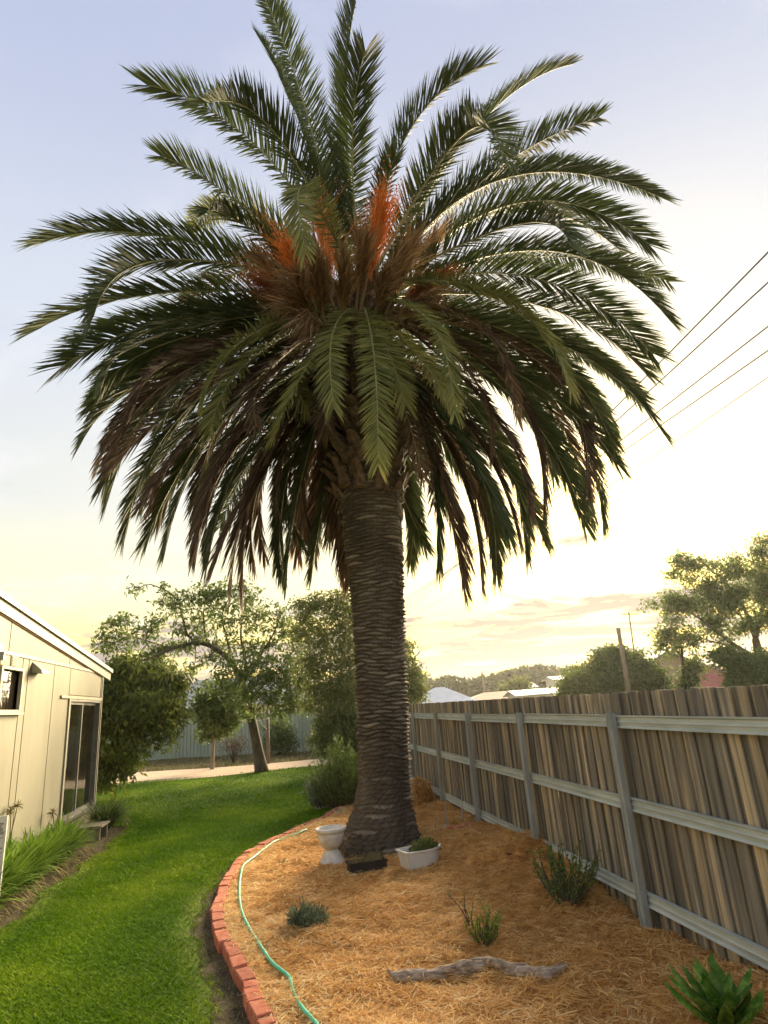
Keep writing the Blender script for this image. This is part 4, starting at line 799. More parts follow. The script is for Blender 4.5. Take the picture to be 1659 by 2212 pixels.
tree('broad_bush', 'broad dense green bush below the gum tree beside the red roof', 28.0, [(1620, 1530), (1620, 1490), (1620, 1450)], [.2, .16, .1], [([(1620, 1490), (1580, 1450), (1550, 1430)], 0, .08, .03), ([(1620, 1490), (1660, 1450)], 0, .08, .03)],
     [(1604, 1440, 40, 30, 180, .4), (1560, 1418, 30, 16, 70, .3), (1630, 1450, 50, 34, 190, .6), (1622, 1480, 44, 28, 190, .8), (1660, 1470, 46, 40, 160, .6), (1700, 1450, 50, 50, 140, .3), (1570, 1410, 28, 14, 60, 0), (1650, 1430, 44, 26, 100, .2), (1592, 1472, 20, 24, 70, .6)], .20, .10, 'leaf_hedge', 'bark', 30, per=12, sprig=.2, base_z=FB, cat='bush')
tree('pale_tree', 'small pale yellow-green tree beside the brown tiled roof', 75.0, [(1105, 1525), (1105, 1500), (1107, 1488)], [.2, .15, .1], [([(1105, 1500), (1120, 1485)], 0, .08, .03)],
     [(1100, 1488, 20, 14, 70, 0), (1120, 1480, 20, 14, 70, 0), (1110, 1500, 26, 10, 60, .5), (1135, 1492, 14, 10, 30, 0), (1088, 1496, 12, 8, 24, 0)], .42, .24, 'leaf_olive', 'bark', 31, per=9, sprig=.4, base_z=FB)
# dark shrub and bare shrub before the steel fence
tree('dark_shrub', 'rounded dark shrub standing against the green steel fence', 29.6, [(604, 1627), (604, 1610), (604, 1590)], [.05, .04, .03], [([(604, 1610), (590, 1585)], 0, .03, .01)],
     [(604, 1590, 28, 28, 190, .2), (590, 1605, 20, 18, 90, .2), (620, 1605, 20, 18, 90, .2), (600, 1570, 22, 16, 60, 0)], .12, .05, 'leaf_hedge', 'bark', 32, per=11, sprig=.12, base_z=-.04, cat='shrub')
b0 = at_z(505, 1650, -.03); bs = thing('bare_shrub', 'small bare twiggy shrub with brown leaves by the gravel path', 'shrub', tuple(b0)); tw = MB(); ends = []
for k in range(26):
    a_ = rr.uniform(0, 6.28); e_ = rr.uniform(.25, .9); l_ = rr.uniform(.6, 1.15)
    p1 = b0 + np.array([math.cos(a_) * .2 * e_, math.sin(a_) * .2 * e_, l_ * .45]); p2 = b0 + np.array([math.cos(a_) * .62 * e_, math.sin(a_) * .62 * e_, l_]); tw.tube([b0 + np.array([0, 0, -.02]), p1, p2], [.018, .011, .004], 4)
    for q in range(3): e2 = p1 + (p2 - p1) * rr.uniform(.2, .8); tw.tube([e2, e2 + np.array([rr.uniform(-.2, .2), rr.uniform(-.2, .2), rr.uniform(.05, .3)])], [.006, .002], 3)
    ends += [p2, p1 + (p2 - p1) * .6]
stuff(tw.build('branches', M['bark'], bs)); E_ = np.repeat(np.array(ends), 10, 0) + RNG.normal(0, .1, (len(ends) * 10, 3)); D = rand_dir(len(E_)); V, Fs = leaf_quads(E_, D, perp(D), .08, .035); ob('leaves', V, Fs, M['frond_brown'], bs, rnd=np.repeat(RNG.uniform(0, 1, len(E_)), 4))

def shoots(name, label, base, n, h, spread, ln, wd, mat, seed, steps=26, cat='shrub', group=None, stem='bark', up=.75, lean=(0, 0), oval=1., rough=.35):
    """a bush of many upright shoots clothed in narrow leaves"""
    r = np.random.default_rng(seed); t = thing(name, label, cat, tuple(base), group); tw = MB(); P = []; D = []
    for k in range(n):
        a_ = r.uniform(0, 2 * np.pi); e_ = r.uniform(0, 1) ** .6; l_ = h * r.uniform(.6, 1.05) * (1 - rough * e_)
        o2 = np.array([math.cos(a_) * oval, math.sin(a_), 0]) * spread * e_ + np.array([lean[0], lean[1], 0]) * h
        p0 = base + o2 * .22 + np.array([0, 0, -.03]); p1 = base + o2 * .75 + np.array([0, 0, l_ * .5]); p2 = base + o2 + np.array([0, 0, l_]) + r.normal(0, .03, 3)
        q = smooth_path([p0, p1, p2], 6); tw.tube(q, np.linspace(.008, .002, 6) * max(1, h), 3)
        tt = r.uniform(.18, 1, steps); pts = np.stack([np.interp(tt, np.linspace(0, 1, 6), q[:, i]) for i in range(3)], 1); P.append(pts)
        T_ = unit(p2 - p0); D.append(unit(T_[None] * up + r.normal(0, .55, (steps, 3))))
    stuff(tw.build('stems', M[stem], t)); P = np.vstack(P); D = np.vstack(D)
    V, Fs = leaf_quads(P, D, perp(D), ln * r.uniform(.6, 1.3, len(P)), wd, 0)
    o = ob('foliage', V, Fs, M[mat], t, rnd=np.repeat(np.clip(r.beta(2, 2.3, len(P)), 0, 1), 4)); return t
sb = on_mulch(735, 1752); sb[1] += .45
shoots('rosemary_bush', 'upright green rosemary bush growing beside the base of the palm', np.array([1.20, 12.75, .03]), 170, 1.38, .66, .075, .016, 'leaf_rosemary', 41, 60, rough=.45)
shoots('low_bush', 'low grey-green bush spilling onto the lawn left of the rosemary', np.array([.82, 13.0, .0]), 60, .75, .40, .07, .018, 'leaf_lav', 42, 40, rough=.4)
shoots('fence_shrub', 'fine-leaved dark green shrub against the timber fence', on_mulch(1222, 1950), 50, .50, .36, .040, .010, 'leaf_rosemary', 43, 44, lean=(.12, .1), rough=.35)
shoots('wispy_shrub', 'small wispy green shrub alone in the straw', on_mulch(1046, 2038), 24, .29, .16, .034, .007, 'leaf_strap', 44, 30, rough=.4)
shoots('tall_wisp', 'thin pale shoots rising behind the small wispy shrub', on_mulch(1020, 2000), 4, .34, .12, .035, .006, 'leaf_olive', 45, 10)
shoots('lavender_plant', 'compact grey-green lavender cushion in the straw near the hose', on_mulch(664, 2003), 90, .17, .15, .05, .009, 'leaf_lav', 46, 26, oval=1.25, rough=.25)
shoots('tiny_seedling', 'tiny green seedling in the straw between hose and urn', on_mulch(612, 1868), 6, .08, .06, .03, .008, 'leaf_lav', 47, 10)

# strap-leaved plants along the house wall
def strap_clump(name, label, base, n, h, spread, mat, seed, group=None, wd=.022, dead=18):
    r = np.random.default_rng(seed); t = thing(name, label, 'plant', tuple(base), group)
    a = r.uniform(0, 2 * np.pi, n); el = r.uniform(.8, 1.5, n); P = base + np.stack([np.cos(a) * .12 * r.uniform(0, 1, n) , np.sin(a) * .22 * r.uniform(-1, 1, n), np.full(n, -.02)], 1)
    D = np.stack([np.cos(a) * np.cos(el), np.sin(a) * np.cos(el), np.sin(el)], 1); S = np.stack([-np.sin(a), np.cos(a), np.zeros(n)], 1)
    L_ = h * r.uniform(.75, 1.35, n); nseg = 6; tt = np.linspace(0, 1, nseg)
    drop = r.uniform(.1, .55, n)
    pts = P[:, None] + D[:, None] * (L_[:, None] * tt)[..., None] + np.stack([np.cos(a), np.sin(a), np.zeros(n)], 1)[:, None] * (spread * .28 * tt ** 2)[None, :, None] - np.array([0, 0, 1.]) * ((L_ * drop)[:, None] * tt ** 2.4)[..., None]
    wv = wd * np.interp(tt, [0, .3, .8, 1], [.7, 1, .7, .1]); V = np.stack([pts - S[:, None] * wv[None, :, None] / 2, pts + S[:, None] * wv[None, :, None] / 2], 2).reshape(-1, 3)
    i0 = np.arange(n)[:, None] * nseg * 2; q = np.arange(nseg - 1)[None, :] * 2; b = (i0 + q).ravel(); Fs = np.stack([b, b + 1, b + 3, b + 2], 1)
    o = ob('leaves', V, Fs, M[mat], t, rnd=np.repeat(np.clip(r.beta(2.2, 2.4, n), 0, 1), nseg * 2))
    if dead:
        a = r.uniform(-1.2, 1.2, dead); P = base + np.stack([.28 + .1 * r.uniform(0, 1, dead), r.uniform(-.3, .3, dead), r.uniform(.02, .18, dead)], 1); D = unit(np.stack([np.cos(a), np.sin(a), r.uniform(-1.2, -.2, dead)], 1))
        V, Fs = blades(P, D, np.stack([-np.sin(a), np.cos(a), 0 * a], 1), .2, .016, np.array([0, 0, -.1])); ob('dead_leaves', V, Fs, M['drygrass'], t, rnd=np.repeat(r.uniform(.5, 1, dead), 5))
    return t
GA = 'strap-leaved clumps along the house wall'
for k, (x_, y_, hh) in enumerate([(-3.25, 7.9, .58), (-3.22, 8.45, .60), (-3.28, 9.0, .58), (-3.2, 9.5, .55), (-3.28, 10.05, .55), (-3.2, 10.6, .52), (-3.3, 11.1, .5)]):
    strap_clump('strap_leaf_plant', {0: 'bright green strap-leaved clump right behind the white printed board', 6: 'bright green strap-leaved clump at the door end of the wall row'}.get(k, 'bright green strap-leaved clump in the middle of the row along the cream wall'), np.array([x_, y_, -.012]), 330, hh * 1.08, .6, 'leaf_strap', 60 + k, GA, wd=.030)
strap_clump('dark_leaf_clump', 'dark green strap-leaved clump growing beside the door step box', np.array([-3.15, 13.0, .05]), 260, .52, .6, 'leaf_hedge', 70, wd=.03, dead=10)
strap_clump('dark_leaf_clump', 'small dark green clump between the step box and the house corner', np.array([-3.35, 13.9, .0]), 150, .42, .45, 'leaf_hedge', 71, wd=.03, dead=0)
for k, (bx, by, tx, ty, lab) in enumerate([(-3.45, 9.1, 38, 1740, 'dried flower head on a tall stalk leaning on the cream wall'), (-3.4, 9.25, 24, 1752, 'wilted flower head bent over beside the tall dried stalk'), (-3.45, 11.25, 114, 1755, 'dried flower head on a stalk beside the door jamb')]):
    b = np.array([bx, by, -.01]); e = at_x(tx, ty, HX + .12); t = thing('flower_stalk', lab, 'flower stalk', tuple(b))
    V, Fs = tube(smooth_path([b, b * .5 + e * .5 + np.array([.02, .03, 0]), e], 8), [.007] * 7 + [.005], 5); ob('stalk', V, Fs, M['drygrass'], t, rnd=np.full(len(V), .3))
    D = rand_dir(44, .3); V, Fs = blades(np.repeat(e[None], 44, 0), D, perp(D), .11, .010, np.array([0, 0, -.2])); ob('flower_head', V, Fs, M['drygrass'], t, rnd=np.repeat(RNG.uniform(.1, .6, 44), 5))

# broad-leaved rosette in the corner by the fence
rc = on_mulch(1568, 2238); t = thing('rosette_plant', 'bright green broad pointed rosette plant in the straw by the fence', 'plant', tuple(rc))
for k in range(26):
    a_ = k * ga + rr.uniform(-.25, .25); tier = k / 26.; e_ = .45 + .95 * tier + rr.uniform(-.12, .12); l_ = (.29 - .06 * tier) * rr.uniform(.75, 1.2); wd = .078 * rr.uniform(.7, 1.2); n = 8; V = []; d_ = np.array([math.cos(a_) * math.cos(e_), math.sin(a_) * math.cos(e_), math.sin(e_)]); s_ = np.array([-math.sin(a_), math.cos(a_), 0]); nn_ = np.cross(d_, s_) * -1
    for i in range(n):
        u_ = i / (n - 1); w_ = wd * np.interp(u_, [0, .5, .8, 1], [.40, 1, .80, .05]) / 2; c_ = rc + np.array([0, 0, .02 + .06 * tier]) + d_ * l_ * u_ + nn_ * .05 * (u_ ** 2) * (1 if e_ > .8 else -.3)
        jg = .012 * math.sin(3.1 * i + k) * math.sin(math.pi * u_)
        V += [c_ - s_ * (w_ * (1 + .18 * (i % 2)) + jg) + nn_ * w_ * .45, c_ - nn_ * .004, c_ + s_ * (w_ * (1 + .18 * ((i + 1) % 2)) - jg) + nn_ * w_ * .45]
    Fs = [(3 * i + j, 3 * i + j + 1, 3 * i + j + 4, 3 * i + j + 3) for i in range(n - 1) for j in range(2)]
    ob('leaf', V, Fs, M['agave'], t, smooth=True)

# ------------------------------------------------------------------ things on the bed
u0 = on_mulch(717, 1864); u0[2] -= .03
urn = thing('pedestal_urn', 'white concrete pedestal urn standing beside the palm trunk', 'urn', tuple(u0))
MB().lathe(u0, [(.150, 0), (.155, .03), (.140, .07), (.108, .13), (.082, .17), (.070, .19)], 28).build('pedestal', M['concrete'], urn, smooth=True)
MB().lathe(u0, [(.075, .188), (.10, .20), (.135, .24), (.158, .31), (.165, .36), (.160, .365), (.182, .375), (.192, .39), (.188, .415), (.170, .42), (.155, .40), (.14, .36), (.02, .35)], 28).build('bowl', M['concrete'], urn, smooth=True)
p0 = on_mulch(797, 1886); tr = thing('planter_trough', 'black plastic trough of pale dry seedlings at the foot of the palm', 'planter', tuple(p0))
def R2(c, a, pts): ca, sa = math.cos(a), math.sin(a); return [(c[0] + x * ca - y * sa, c[1] + x * sa + y * ca, c[2] + z) for x, y, z in pts]
mb = MB(); hw, hd, hh = .21, .085, .125
def obox(mb, c, a, x0, x1, y0, y1, z0, z1, tp=0):
    mb.add(R2(c, a, [(x0, y0, z0), (x1, y0, z0), (x1, y1, z0), (x0, y1, z0), (x0 - tp, y0 - tp, z1), (x1 + tp, y0 - tp, z1), (x1 + tp, y1 + tp, z1), (x0 - tp, y1 + tp, z1)]), [(0, 3, 2, 1), (4, 5, 6, 7), (0, 1, 5, 4), (1, 2, 6, 5), (2, 3, 7, 6), (3, 0, 4, 7)])
c = p0 + np.array([0, .15, -.03]); an_ = .10
for b in ((-hw, hw, -hd, -hd + .015), (-hw, hw, hd - .015, hd), (-hw, -hw + .015, -hd + .016, hd - .016), (hw - .015, hw, -hd + .016, hd - .016)): obox(mb, c, an_, *b, 0, hh)
for b in ((-hw - .012, hw + .012, -hd - .012, -hd - .001), (-hw - .012, hw + .012, hd + .001, hd + .012)): obox(mb, c, an_, *b, hh - .022, hh + .004)
mb.build('trough', M['black'], tr); mb = MB(); obox(mb, c, an_, -hw + .016, hw - .016, -hd + .016, hd - .016, .01, .095); mb.build('soil', M['soil'], tr)
n = 420; P = np.array(R2(c, an_, np.stack([RNG.uniform(-.18, .18, n), RNG.uniform(-.06, .06, n), np.full(n, .09)], 1))); D = rand_dir(n, 2.2); V, Fs = blades(P, D, perp(D), .11 * RNG.uniform(.5, 1.2, n), .006, RNG.normal(0, .3, (n, 3))); ob('seedlings', V, Fs, M['drygrass'], tr, rnd=np.repeat(RNG.uniform(.45, 1, n), 5))

# half-round white planter
q0 = on_mulch(915, 1874); wp = thing('white_planter', 'white half-round planter holding a low green plant beside the palm', 'planter', tuple(q0)); c = q0 + np.array([.0, .10, -.02]); aa = .28
def dshape(sx, sy, k=18):   # flat short end on the left, rounded long body
    pts = [(-.23, -.13), (-.23, .13)] + [(.24 * math.cos(t) * 1.0, .15 * math.sin(t)) for t in np.linspace(1.9, -1.9, k)]
    return [(x * sx, y * sy) for x, y in pts]
rings = [(.84, 0), (.92, .09), (1.0, .18), (1.07, .185), (1.07, .20), (.97, .20), (.93, .15), (.6, .145)]; V = []; kk = len(dshape(1, 1))
for s_, z_ in rings: V += R2(c, aa, [(x, y, z_) for x, y in dshape(s_, s_)])
Fs = [(i * kk + j, i * kk + (j + 1) % kk, (i + 1) * kk + (j + 1) % kk, (i + 1) * kk + j) for i in range(len(rings) - 1) for j in range(kk)] + [tuple(range(kk))[::-1]]
MB().add(V, Fs).build('basin', M['whiteplastic'], wp); MB().add(R2(c, aa, [(x, y, .150) for x, y in dshape(.94, .94)]), [tuple(range(kk))[::-1]]).build('soil', M['soil'], wp)
n = 1500; d = rand_dir(n, .4); d[:, 2] = np.abs(d[:, 2]); P = np.array(R2(c, aa, (np.array([.06, 0, .16]) + d * np.array([.19, .13, .12]) * RNG.uniform(.3, 1, (n, 1))).tolist())); D = rand_dir(n, .8); V, Fs = leaf_quads(P, D, perp(D), .04, .015); ob('plant', V, Fs, M['leaf_olive'], wp, rnd=np.repeat(RNG.beta(2, 3, n), 4))

# driftwood
dw = np.array([on_mulch(x, y, .02) for x, y in [(846, 2117), (880, 2112), (936, 2107), (970, 2101), (1020, 2092), (1062, 2088), (1093, 2097), (1118, 2103), (1147, 2103), (1175, 2104), (1203, 2099), (1228, 2086)]])
log = thing('driftwood_branch', 'long twisted silvery driftwood branch lying on the straw', 'branch', tuple(dw[4]))
q = smooth_path(dw, 60); rad = np.interp(np.linspace(0, 1, 60), [0, .02, .1, .25, .4, .55, .62, .7, .78, .88, .95, 1], [.030, .041, .044, .047, .046, .044, .038, .033, .048, .046, .030, .008]) * (1 + .09 * np.sin(np.arange(60) * .9) + .06 * np.sin(np.arange(60) * 2.1))
q[:, 2] += .008 * np.sin(np.arange(60) * .35); V, Fs = tube(q, rad, 14); V = V + RNG.normal(0, .0018, V.shape); ob('main_branch', V, Fs, M['driftwood'], log, smooth=True)
d2 = np.array([on_mulch(x, y, .05) for x, y in [(955, 2098), (1000, 2086), (1040, 2078), (1072, 2080), (1105, 2088), (1135, 2088), (1142, 2084)]]); q = smooth_path(d2, 36); V, Fs = tube(q, np.interp(np.linspace(0, 1, 36), [0, .2, .6, .9, 1], [.018, .032, .030, .022, .010]) * (1 + .1 * np.sin(np.arange(36) * 1.1)), 10); ob('side_strand', V, Fs, M['driftwood'], log, smooth=True)
V, Fs = tube([dw[0] + np.array([.02, 0, .02]), dw[0] + np.array([-.02, .03, .05])], [.02, .008], 7); ob('knot', V, Fs, M['driftwood'], log)

# straw bale heap by the fence
hb = on_mulch(908, 1742); hb[0] = min(hb[0], 2.42); r = np.random.default_rng(5); nz2, na2 = 16, 40; V = []
for i in range(nz2):
    f_ = i / (nz2 - 1); rr_ = .24 * (1 - f_ ** 5) ** .6
    for j in range(na2):
        a_ = 2 * math.pi * j / na2; k_ = rr_ * (1 + .08 * math.sin(3 * a_ + 1) + .05 * math.sin(7 * a_ + 4 * f_)) / (abs(math.cos(a_)) ** 3 + abs(math.sin(a_)) ** 3) ** (1 / 3)
        V.append((hb[0] + k_ * math.cos(a_), hb[1] + .15 + k_ * math.sin(a_), hb[2] - .03 + .44 * f_))
Fs = [(i * na2 + j, i * na2 + (j + 1) % na2, (i + 1) * na2 + (j + 1) % na2, (i + 1) * na2 + j) for i in range(nz2 - 1) for j in range(na2)] + [tuple((nz2 - 1) * na2 + j for j in range(na2))]
bale = thing('straw_bale', 'rounded straw bale standing by the fence behind the palm', 'straw bale', tuple(hb)); ob('bale', V, Fs, M['hay'], bale, smooth=True)
P = np.array(V)[r.integers(0, len(V), 1500)] + r.normal(0, .012, (1500, 3)); D = unit(P - (hb + np.array([0, .15, .1])) + r.normal(0, .25, (1500, 3))); T_ = unit(np.cross(D, r.normal(size=(1500, 3)))); V, Fs = blades(P, unit(T_ + D * .35), D, .1, .008, np.array([0, 0, -.2])); ob('loose_straw', V, Fs, M['straw'], bale, rnd=np.repeat(r.uniform(.0, .6, 1500), 5))

# garden stakes and small litter
GS = None
for (x1, y1, x2, y2, lab) in ((965, 1788, 960, 1700, 'thin dark garden stake standing at the foot of a fence post'), (1001, 1780, 996, 1703, 'second thin garden stake standing beside the loose red brick')):
    a = on_mulch(x1, y1); b = at_y(x2, y2, a[1] + .05); V, Fs = tube([a + np.array([0, 0, -.05]), b], .008, 6); tag(ob('garden_stake', V, Fs, M['post'], loc=tuple(a)), lab, 'stake')
for (x, y, an_, lab) in ((985, 1792, .5, 'loose red brick half buried in straw at the fence foot'), (1012, 1787, -.2, 'broken red brick piece in the straw by the fence post')):
    p = on_mulch(x, y); o = link('loose_brick', bm_full[1] if 'half' in lab else bm_half[1], p + np.array([0, 0, -.03]), None, rot=(.05, .04, an_)); tag(o, lab, 'brick')
a = np.array([on_mulch(x, y, .012) for x, y in [(1092, 1838), (1110, 1846), (1128, 1854), (1142, 1862)]]); V, Fs = tube(smooth_path(a, 10), np.interp(np.linspace(0, 1, 10), [0, .5, 1], [.012, .030, .010]), 6); V[:, 2] = a[:, 2].mean() - .006 + (V[:, 2] - a[:, 2].mean()) * .7; tag(ob('bark_strip', V, Fs, M['redbark'], loc=tuple(a[0])), 'curled red-brown strip of bark on the straw before the fence', 'bark')
for (x, y, s_, lab) in ((692, 1748, .09, 'round pale stone at the lawn corner below the rosemary bush'), (728, 1757, .07, 'flat brown stone at the edge of the bed below the rosemary')):
    p = on_mulch(x, y) if x > 700 else at_z(x, y, 0); V, Fs = MB().lathe((0, 0, 0), [(.3, -.25), (.8, 0), (1, .35), (.85, .75), (.45, 1.0), (.05, 1.05)], 12).v, None
    mb = MB().lathe((0, 0, 0), [(.3, -.25), (.8, 0), (1, .35), (.85, .75), (.45, 1.0), (.05, 1.05)], 12); Vv = np.array(mb.v) * s_ * np.array([1.25, 1, .8]) * (1 + RNG.normal(0, .03, (len(mb.v), 1))) + p; tag(ob('stone', Vv, mb.f, M['stone'], smooth=True, loc=tuple(p)), lab, 'stone')

# step box by the sliding door and the printed white board at the house
sx = np.array([-2.98, 12.3, -.012]); stp = thing('planter_box', 'low timber box with a dark open end beside the lawn below the glass door', 'box', tuple(sx))
for k, (a, b) in enumerate((((-.42, -.25, 0), (.0, -.21, .20)), ((-.42, .21, 0), (.0, .25, .20)), ((-.42, -.205, 0), (-.38, .205, .20)), ((-.45, -.28, .203), (.03, .28, .235)))): MB().box(sx + a, sx + b).build('board', M['timber'], stp)
MB().box(sx + np.array([-.37, -.2, .0]), sx + np.array([-.30, .2, .19])).build('back', M['dark'], stp)
bx = at_z(-5, 1986, 0.); brd = thing('white_board', 'upright white board with grey printed marks standing by the house plants', 'board', (float(bx[0]) - .3, float(bx[1]), -.012))
zb0, zb1 = .20, .98; c = np.array([bx[0], bx[1], 0]); e = np.array([c[0] - .62, c[1] + .02, 0]); dv = unit(e - c); nv = np.array([dv[1], -dv[0], 0]); nv = nv if nv[1] < 0 else -nv
def slab(x0, x1, z0, z1, d0, d1): return MB().prism([c + dv * x0 + nv * d0 + np.array([0, 0, z0]), c + dv * x1 + nv * d0 + np.array([0, 0, z0]), c + dv * x1 + nv * d0 + np.array([0, 0, z1]), c + dv * x0 + nv * d0 + np.array([0, 0, z1])], nv * (d1 - d0))
slab(0, .62, zb0, zb1, 0, .02).build('panel', M['whiteplastic'], brd)
for x0, x1, z0, z1 in ((.03, .56, .895, .915), (.02, .10, .80, .83), (.035, .085, .832, .865), (.05, .07, .868, .89), (.02, .40, .765, .772), (.02, .30, .66, .675), (.02, .50, .62, .626), (.02, .45, .585, .59)): slab(x0, x1, z0, z1, .0205, .022).build('print', M['printgrey'], brd)
slab(.03, .10, -.012, zb0 - .001, -.0, .016).build('foot', M['whiteplastic'], brd); slab(.52, .59, -.012, zb0 - .001, -.0, .016).build('foot', M['whiteplastic'], brd); slab(-.03, .16, .0, .04, .017, .05).build('base', M['whiteplastic'], brd)

# ------------------------------------------------------------------ steel fence, clothes line, houses and poles beyond
f0, f1 = at_z(290, 1643, 0), at_z(700, 1619.5, 0); fd = unit(f1 - f0); fn = np.array([-fd[1], fd[0], 0])
sf = thing('steel_fence', 'green-grey corrugated steel fence across the back of the yard', 'fence', tuple((f0 + f1) / 2))
def sheet_mesh(wd, h):
    V = []; n = 12; xs_ = []; 
    for k in range(n): x0 = k * wd / n; xs_ += [(x0, 0), (x0 + wd / n * .55, 0), (x0 + wd / n * .68, .035), (x0 + wd / n * .88, .035)]
    xs_.append((wd, 0)); m_ = len(xs_)
    V = [(x, y, 0) for x, y in xs_] + [(x, y, h) for x, y in xs_]
    return mesh(V, [(i, i + 1, m_ + i + 1, m_ + i) for i in range(m_ - 1)], M['colorbond'], name='sheet')
pw = 2.38; shm = sheet_mesh(pw - .05, 1.74); ang = math.atan2(fd[1], fd[0]); total = np.linalg.norm(f1 - f0)
pm = MB().box((-.03, -.03, 0), (.03, .05, 1.84)); pm_ = mesh(pm.v, pm.f, M['colorbond'], name='post'); rm = MB().box((.031, -.02, 0), (pw - .031, .045, .055)); rm_ = mesh(rm.v, rm.f, M['colorbond'], name='rail')
for k in range(-3, 5):
    p = f0 + fd * (k * pw); p[2] = -.02
    link('sheet', shm, p + fd * .025 + np.array([0, 0, .05]), sf, rot=(0, 0, ang)); link('post', pm_, p, sf, rot=(0, 0, ang)); link('rail', rm_, p + np.array([0, 0, 1.79]), sf, rot=(0, 0, ang)); link('rail', rm_, p + np.array([0, 0, .0]), sf, rot=(0, 0, ang))
p = f0 + fd * (5 * pw); p[2] = -.02; link('post', pm_, p, sf, rot=(0, 0, ang))
ck = at_z(580, 1652, -.03); cl_ = thing('clothes_line_post', 'grey timber clothes line post with white crossarm behind the leaning trunk', 'clothes line', tuple(ck)); top = at_y(577, 1534, ck[1])
V, Fs = tube([ck, top], [.075, .065], 10); ob('post', V, Fs, M['timber'], cl_, smooth=True); a, b = at_y(544, 1559, ck[1] - .12), at_y(602, 1548, ck[1] - .08); V, Fs = tube([a, b], .022, 6); ob('crossarm', V, Fs, M['whiteplastic'], cl_)
a2 = at_y(576, 1575, ck[1] - .1); V, Fs = tube([a * .75 + b * .25, a2], .014, 5); ob('brace', V, Fs, M['whiteplastic'], cl_)

def gable_house(name, label, c, wd, dp, hw, hr, wall, roof, rot=0., hip=0., group=None, eave=.4, wins=()):
    """house with wall block and pitched roof; ridge along local x; hip shortens the ridge"""
    t = thing(name, label, 'house', tuple(c), group); ca, sa = math.cos(rot), math.sin(rot)
    def X(p): return (c[0] + p[0] * ca - p[1] * sa, c[1] + p[0] * sa + p[1] * ca, c[2] + p[2])
    def put(nm, V, Fs, m, par): return ob(nm, [X(v) for v in V], Fs, M[m], par)
    mb = MB().box((-wd / 2, -dp / 2, 0), (wd / 2, dp / 2, hw)); put('wall', mb.v, mb.f, wall, t)
    if not hip: mb = MB().prism([(-wd / 2 + .02, -dp / 2, hw), (-wd / 2 + .02, dp / 2, hw), (-wd / 2 + .02, 0, hr - .06)], (wd - .04, 0, 0)); put('gable', mb.v, mb.f, wall, t)
    e = eave; h = hip; sl_ = (hr - hw) / (dp / 2); ze = hw - e * sl_
    for s in (1, -1):
        V = [(-wd / 2 - e, s * (dp / 2 + e), ze), (wd / 2 + e, s * (dp / 2 + e), ze), (wd / 2 + (e if not h else -h), 0, hr), (-wd / 2 - (e if not h else -h), 0, hr)]
        V2 = [(x, y, z + .09) for x, y, z in V]; put('roof', V + V2, [(0, 1, 2, 3), (7, 6, 5, 4), (0, 4, 5, 1), (1, 5, 6, 2), (2, 6, 7, 3), (3, 7, 4, 0)], roof, t)
    if h:
        for s in (1, -1):
            V = [(s * (wd / 2 + e), -dp / 2 - e, ze), (s * (wd / 2 + e), dp / 2 + e, ze), (s * (wd / 2 - h), 0, hr)]; V2 = [(x, y, z + .088) for x, y, z in V]; put('roof', V + V2, [(0, 1, 2), (5, 4, 3), (0, 3, 4, 1), (1, 4, 5, 2), (2, 5, 3, 0)], roof, t)
    for x0, x1, z0, z1, side in wins:
        if side == 'f': mb = MB().box((x0, -dp / 2 - .03, z0), (x1, -dp / 2 + .02, z1))
        else: mb = MB().box((-wd / 2 - .03, x0, z0), (-wd / 2 + .02, x1, z1))
        put('window', mb.v, mb.f, 'dark', t)
    return t
def hp_(px, py, Y, z=-.04): p = at_y(px, py, Y); p[2] = z; return p
# behind the steel fence
gable_house('neighbour_house', 'grey-roofed house behind the green steel fence', hp_(500, 1520, 41), 8.6, 7.0, 2.5, 4.0, 'creamwall', 'roofgrey', .12, hip=2.2, wins=((-3.5, -2.4, 1.0, 2.0, 'f'), (2.0, 3.2, 1.0, 2.0, 'f')))
gable_house('small_white_house', 'small white house glimpsed right of the spreading tree', hp_(655, 1510, 48), 3.6, 3, 2.6, 3.6, 'whitewall', 'roofbrown', .1)
# beyond the timber fence
gable_house('hip_roof_house', 'white house with a pale blue-grey hip roof beyond the fence end', hp_(950, 1500, 52), 5.0, 4.6, 1.75, 2.8, 'whitewall', 'roofblue', -.25, hip=2.1, eave=.5, wins=((-2, -1.2, .9, 1.8, 'f'), (1, 1.9, .9, 1.8, 'f')))
gable_house('tile_roof_house', 'low house with a brown tiled roof beside the pale tree', hp_(1070, 1500, 66), 6.4, 5.5, 1.55, 2.2, 'creamwall', 'roofbrown', -.2, hip=2.0, wins=((-2, -1, .8, 1.6, 'f'),))
gable_house('long_shed', 'long low pale-roofed shed behind the fence palings', hp_(1165, 1500, 60), 5.4, 4, 1.75, 2.15, 'whitewall', 'roofblue', -.1)
gable_house('white_shed', 'small white shed half hidden by the far trees', hp_(1135, 1480, 118), 2.8, 2.6, 3.1, 3.8, 'whitewall', 'roofblue', .3, wins=((-.9, .2, 1.6, 2.6, 'f'),))
gable_house('white_cottage', 'two-level white cottage with flat eaves before the far trees', hp_(1203, 1480, 105), 2.6, 2.6, 3.9, 4.3, 'whitewall', 'roofblue', .2, eave=.5, wins=((-1.0, -.2, 2.7, 3.5, 'f'), (.3, 1.0, 2.7, 3.5, 'f')))
gable_house('cream_gable_house', 'cream house with a dark gable roof right of the rounded bush', hp_(1432, 1480, 44), 5.0, 6.4, 2.5, 4.05, 'creamwall', 'roofgrey', 1.25, eave=.45, wins=((-1.0, .6, 1.0, 1.9, 'f'),))
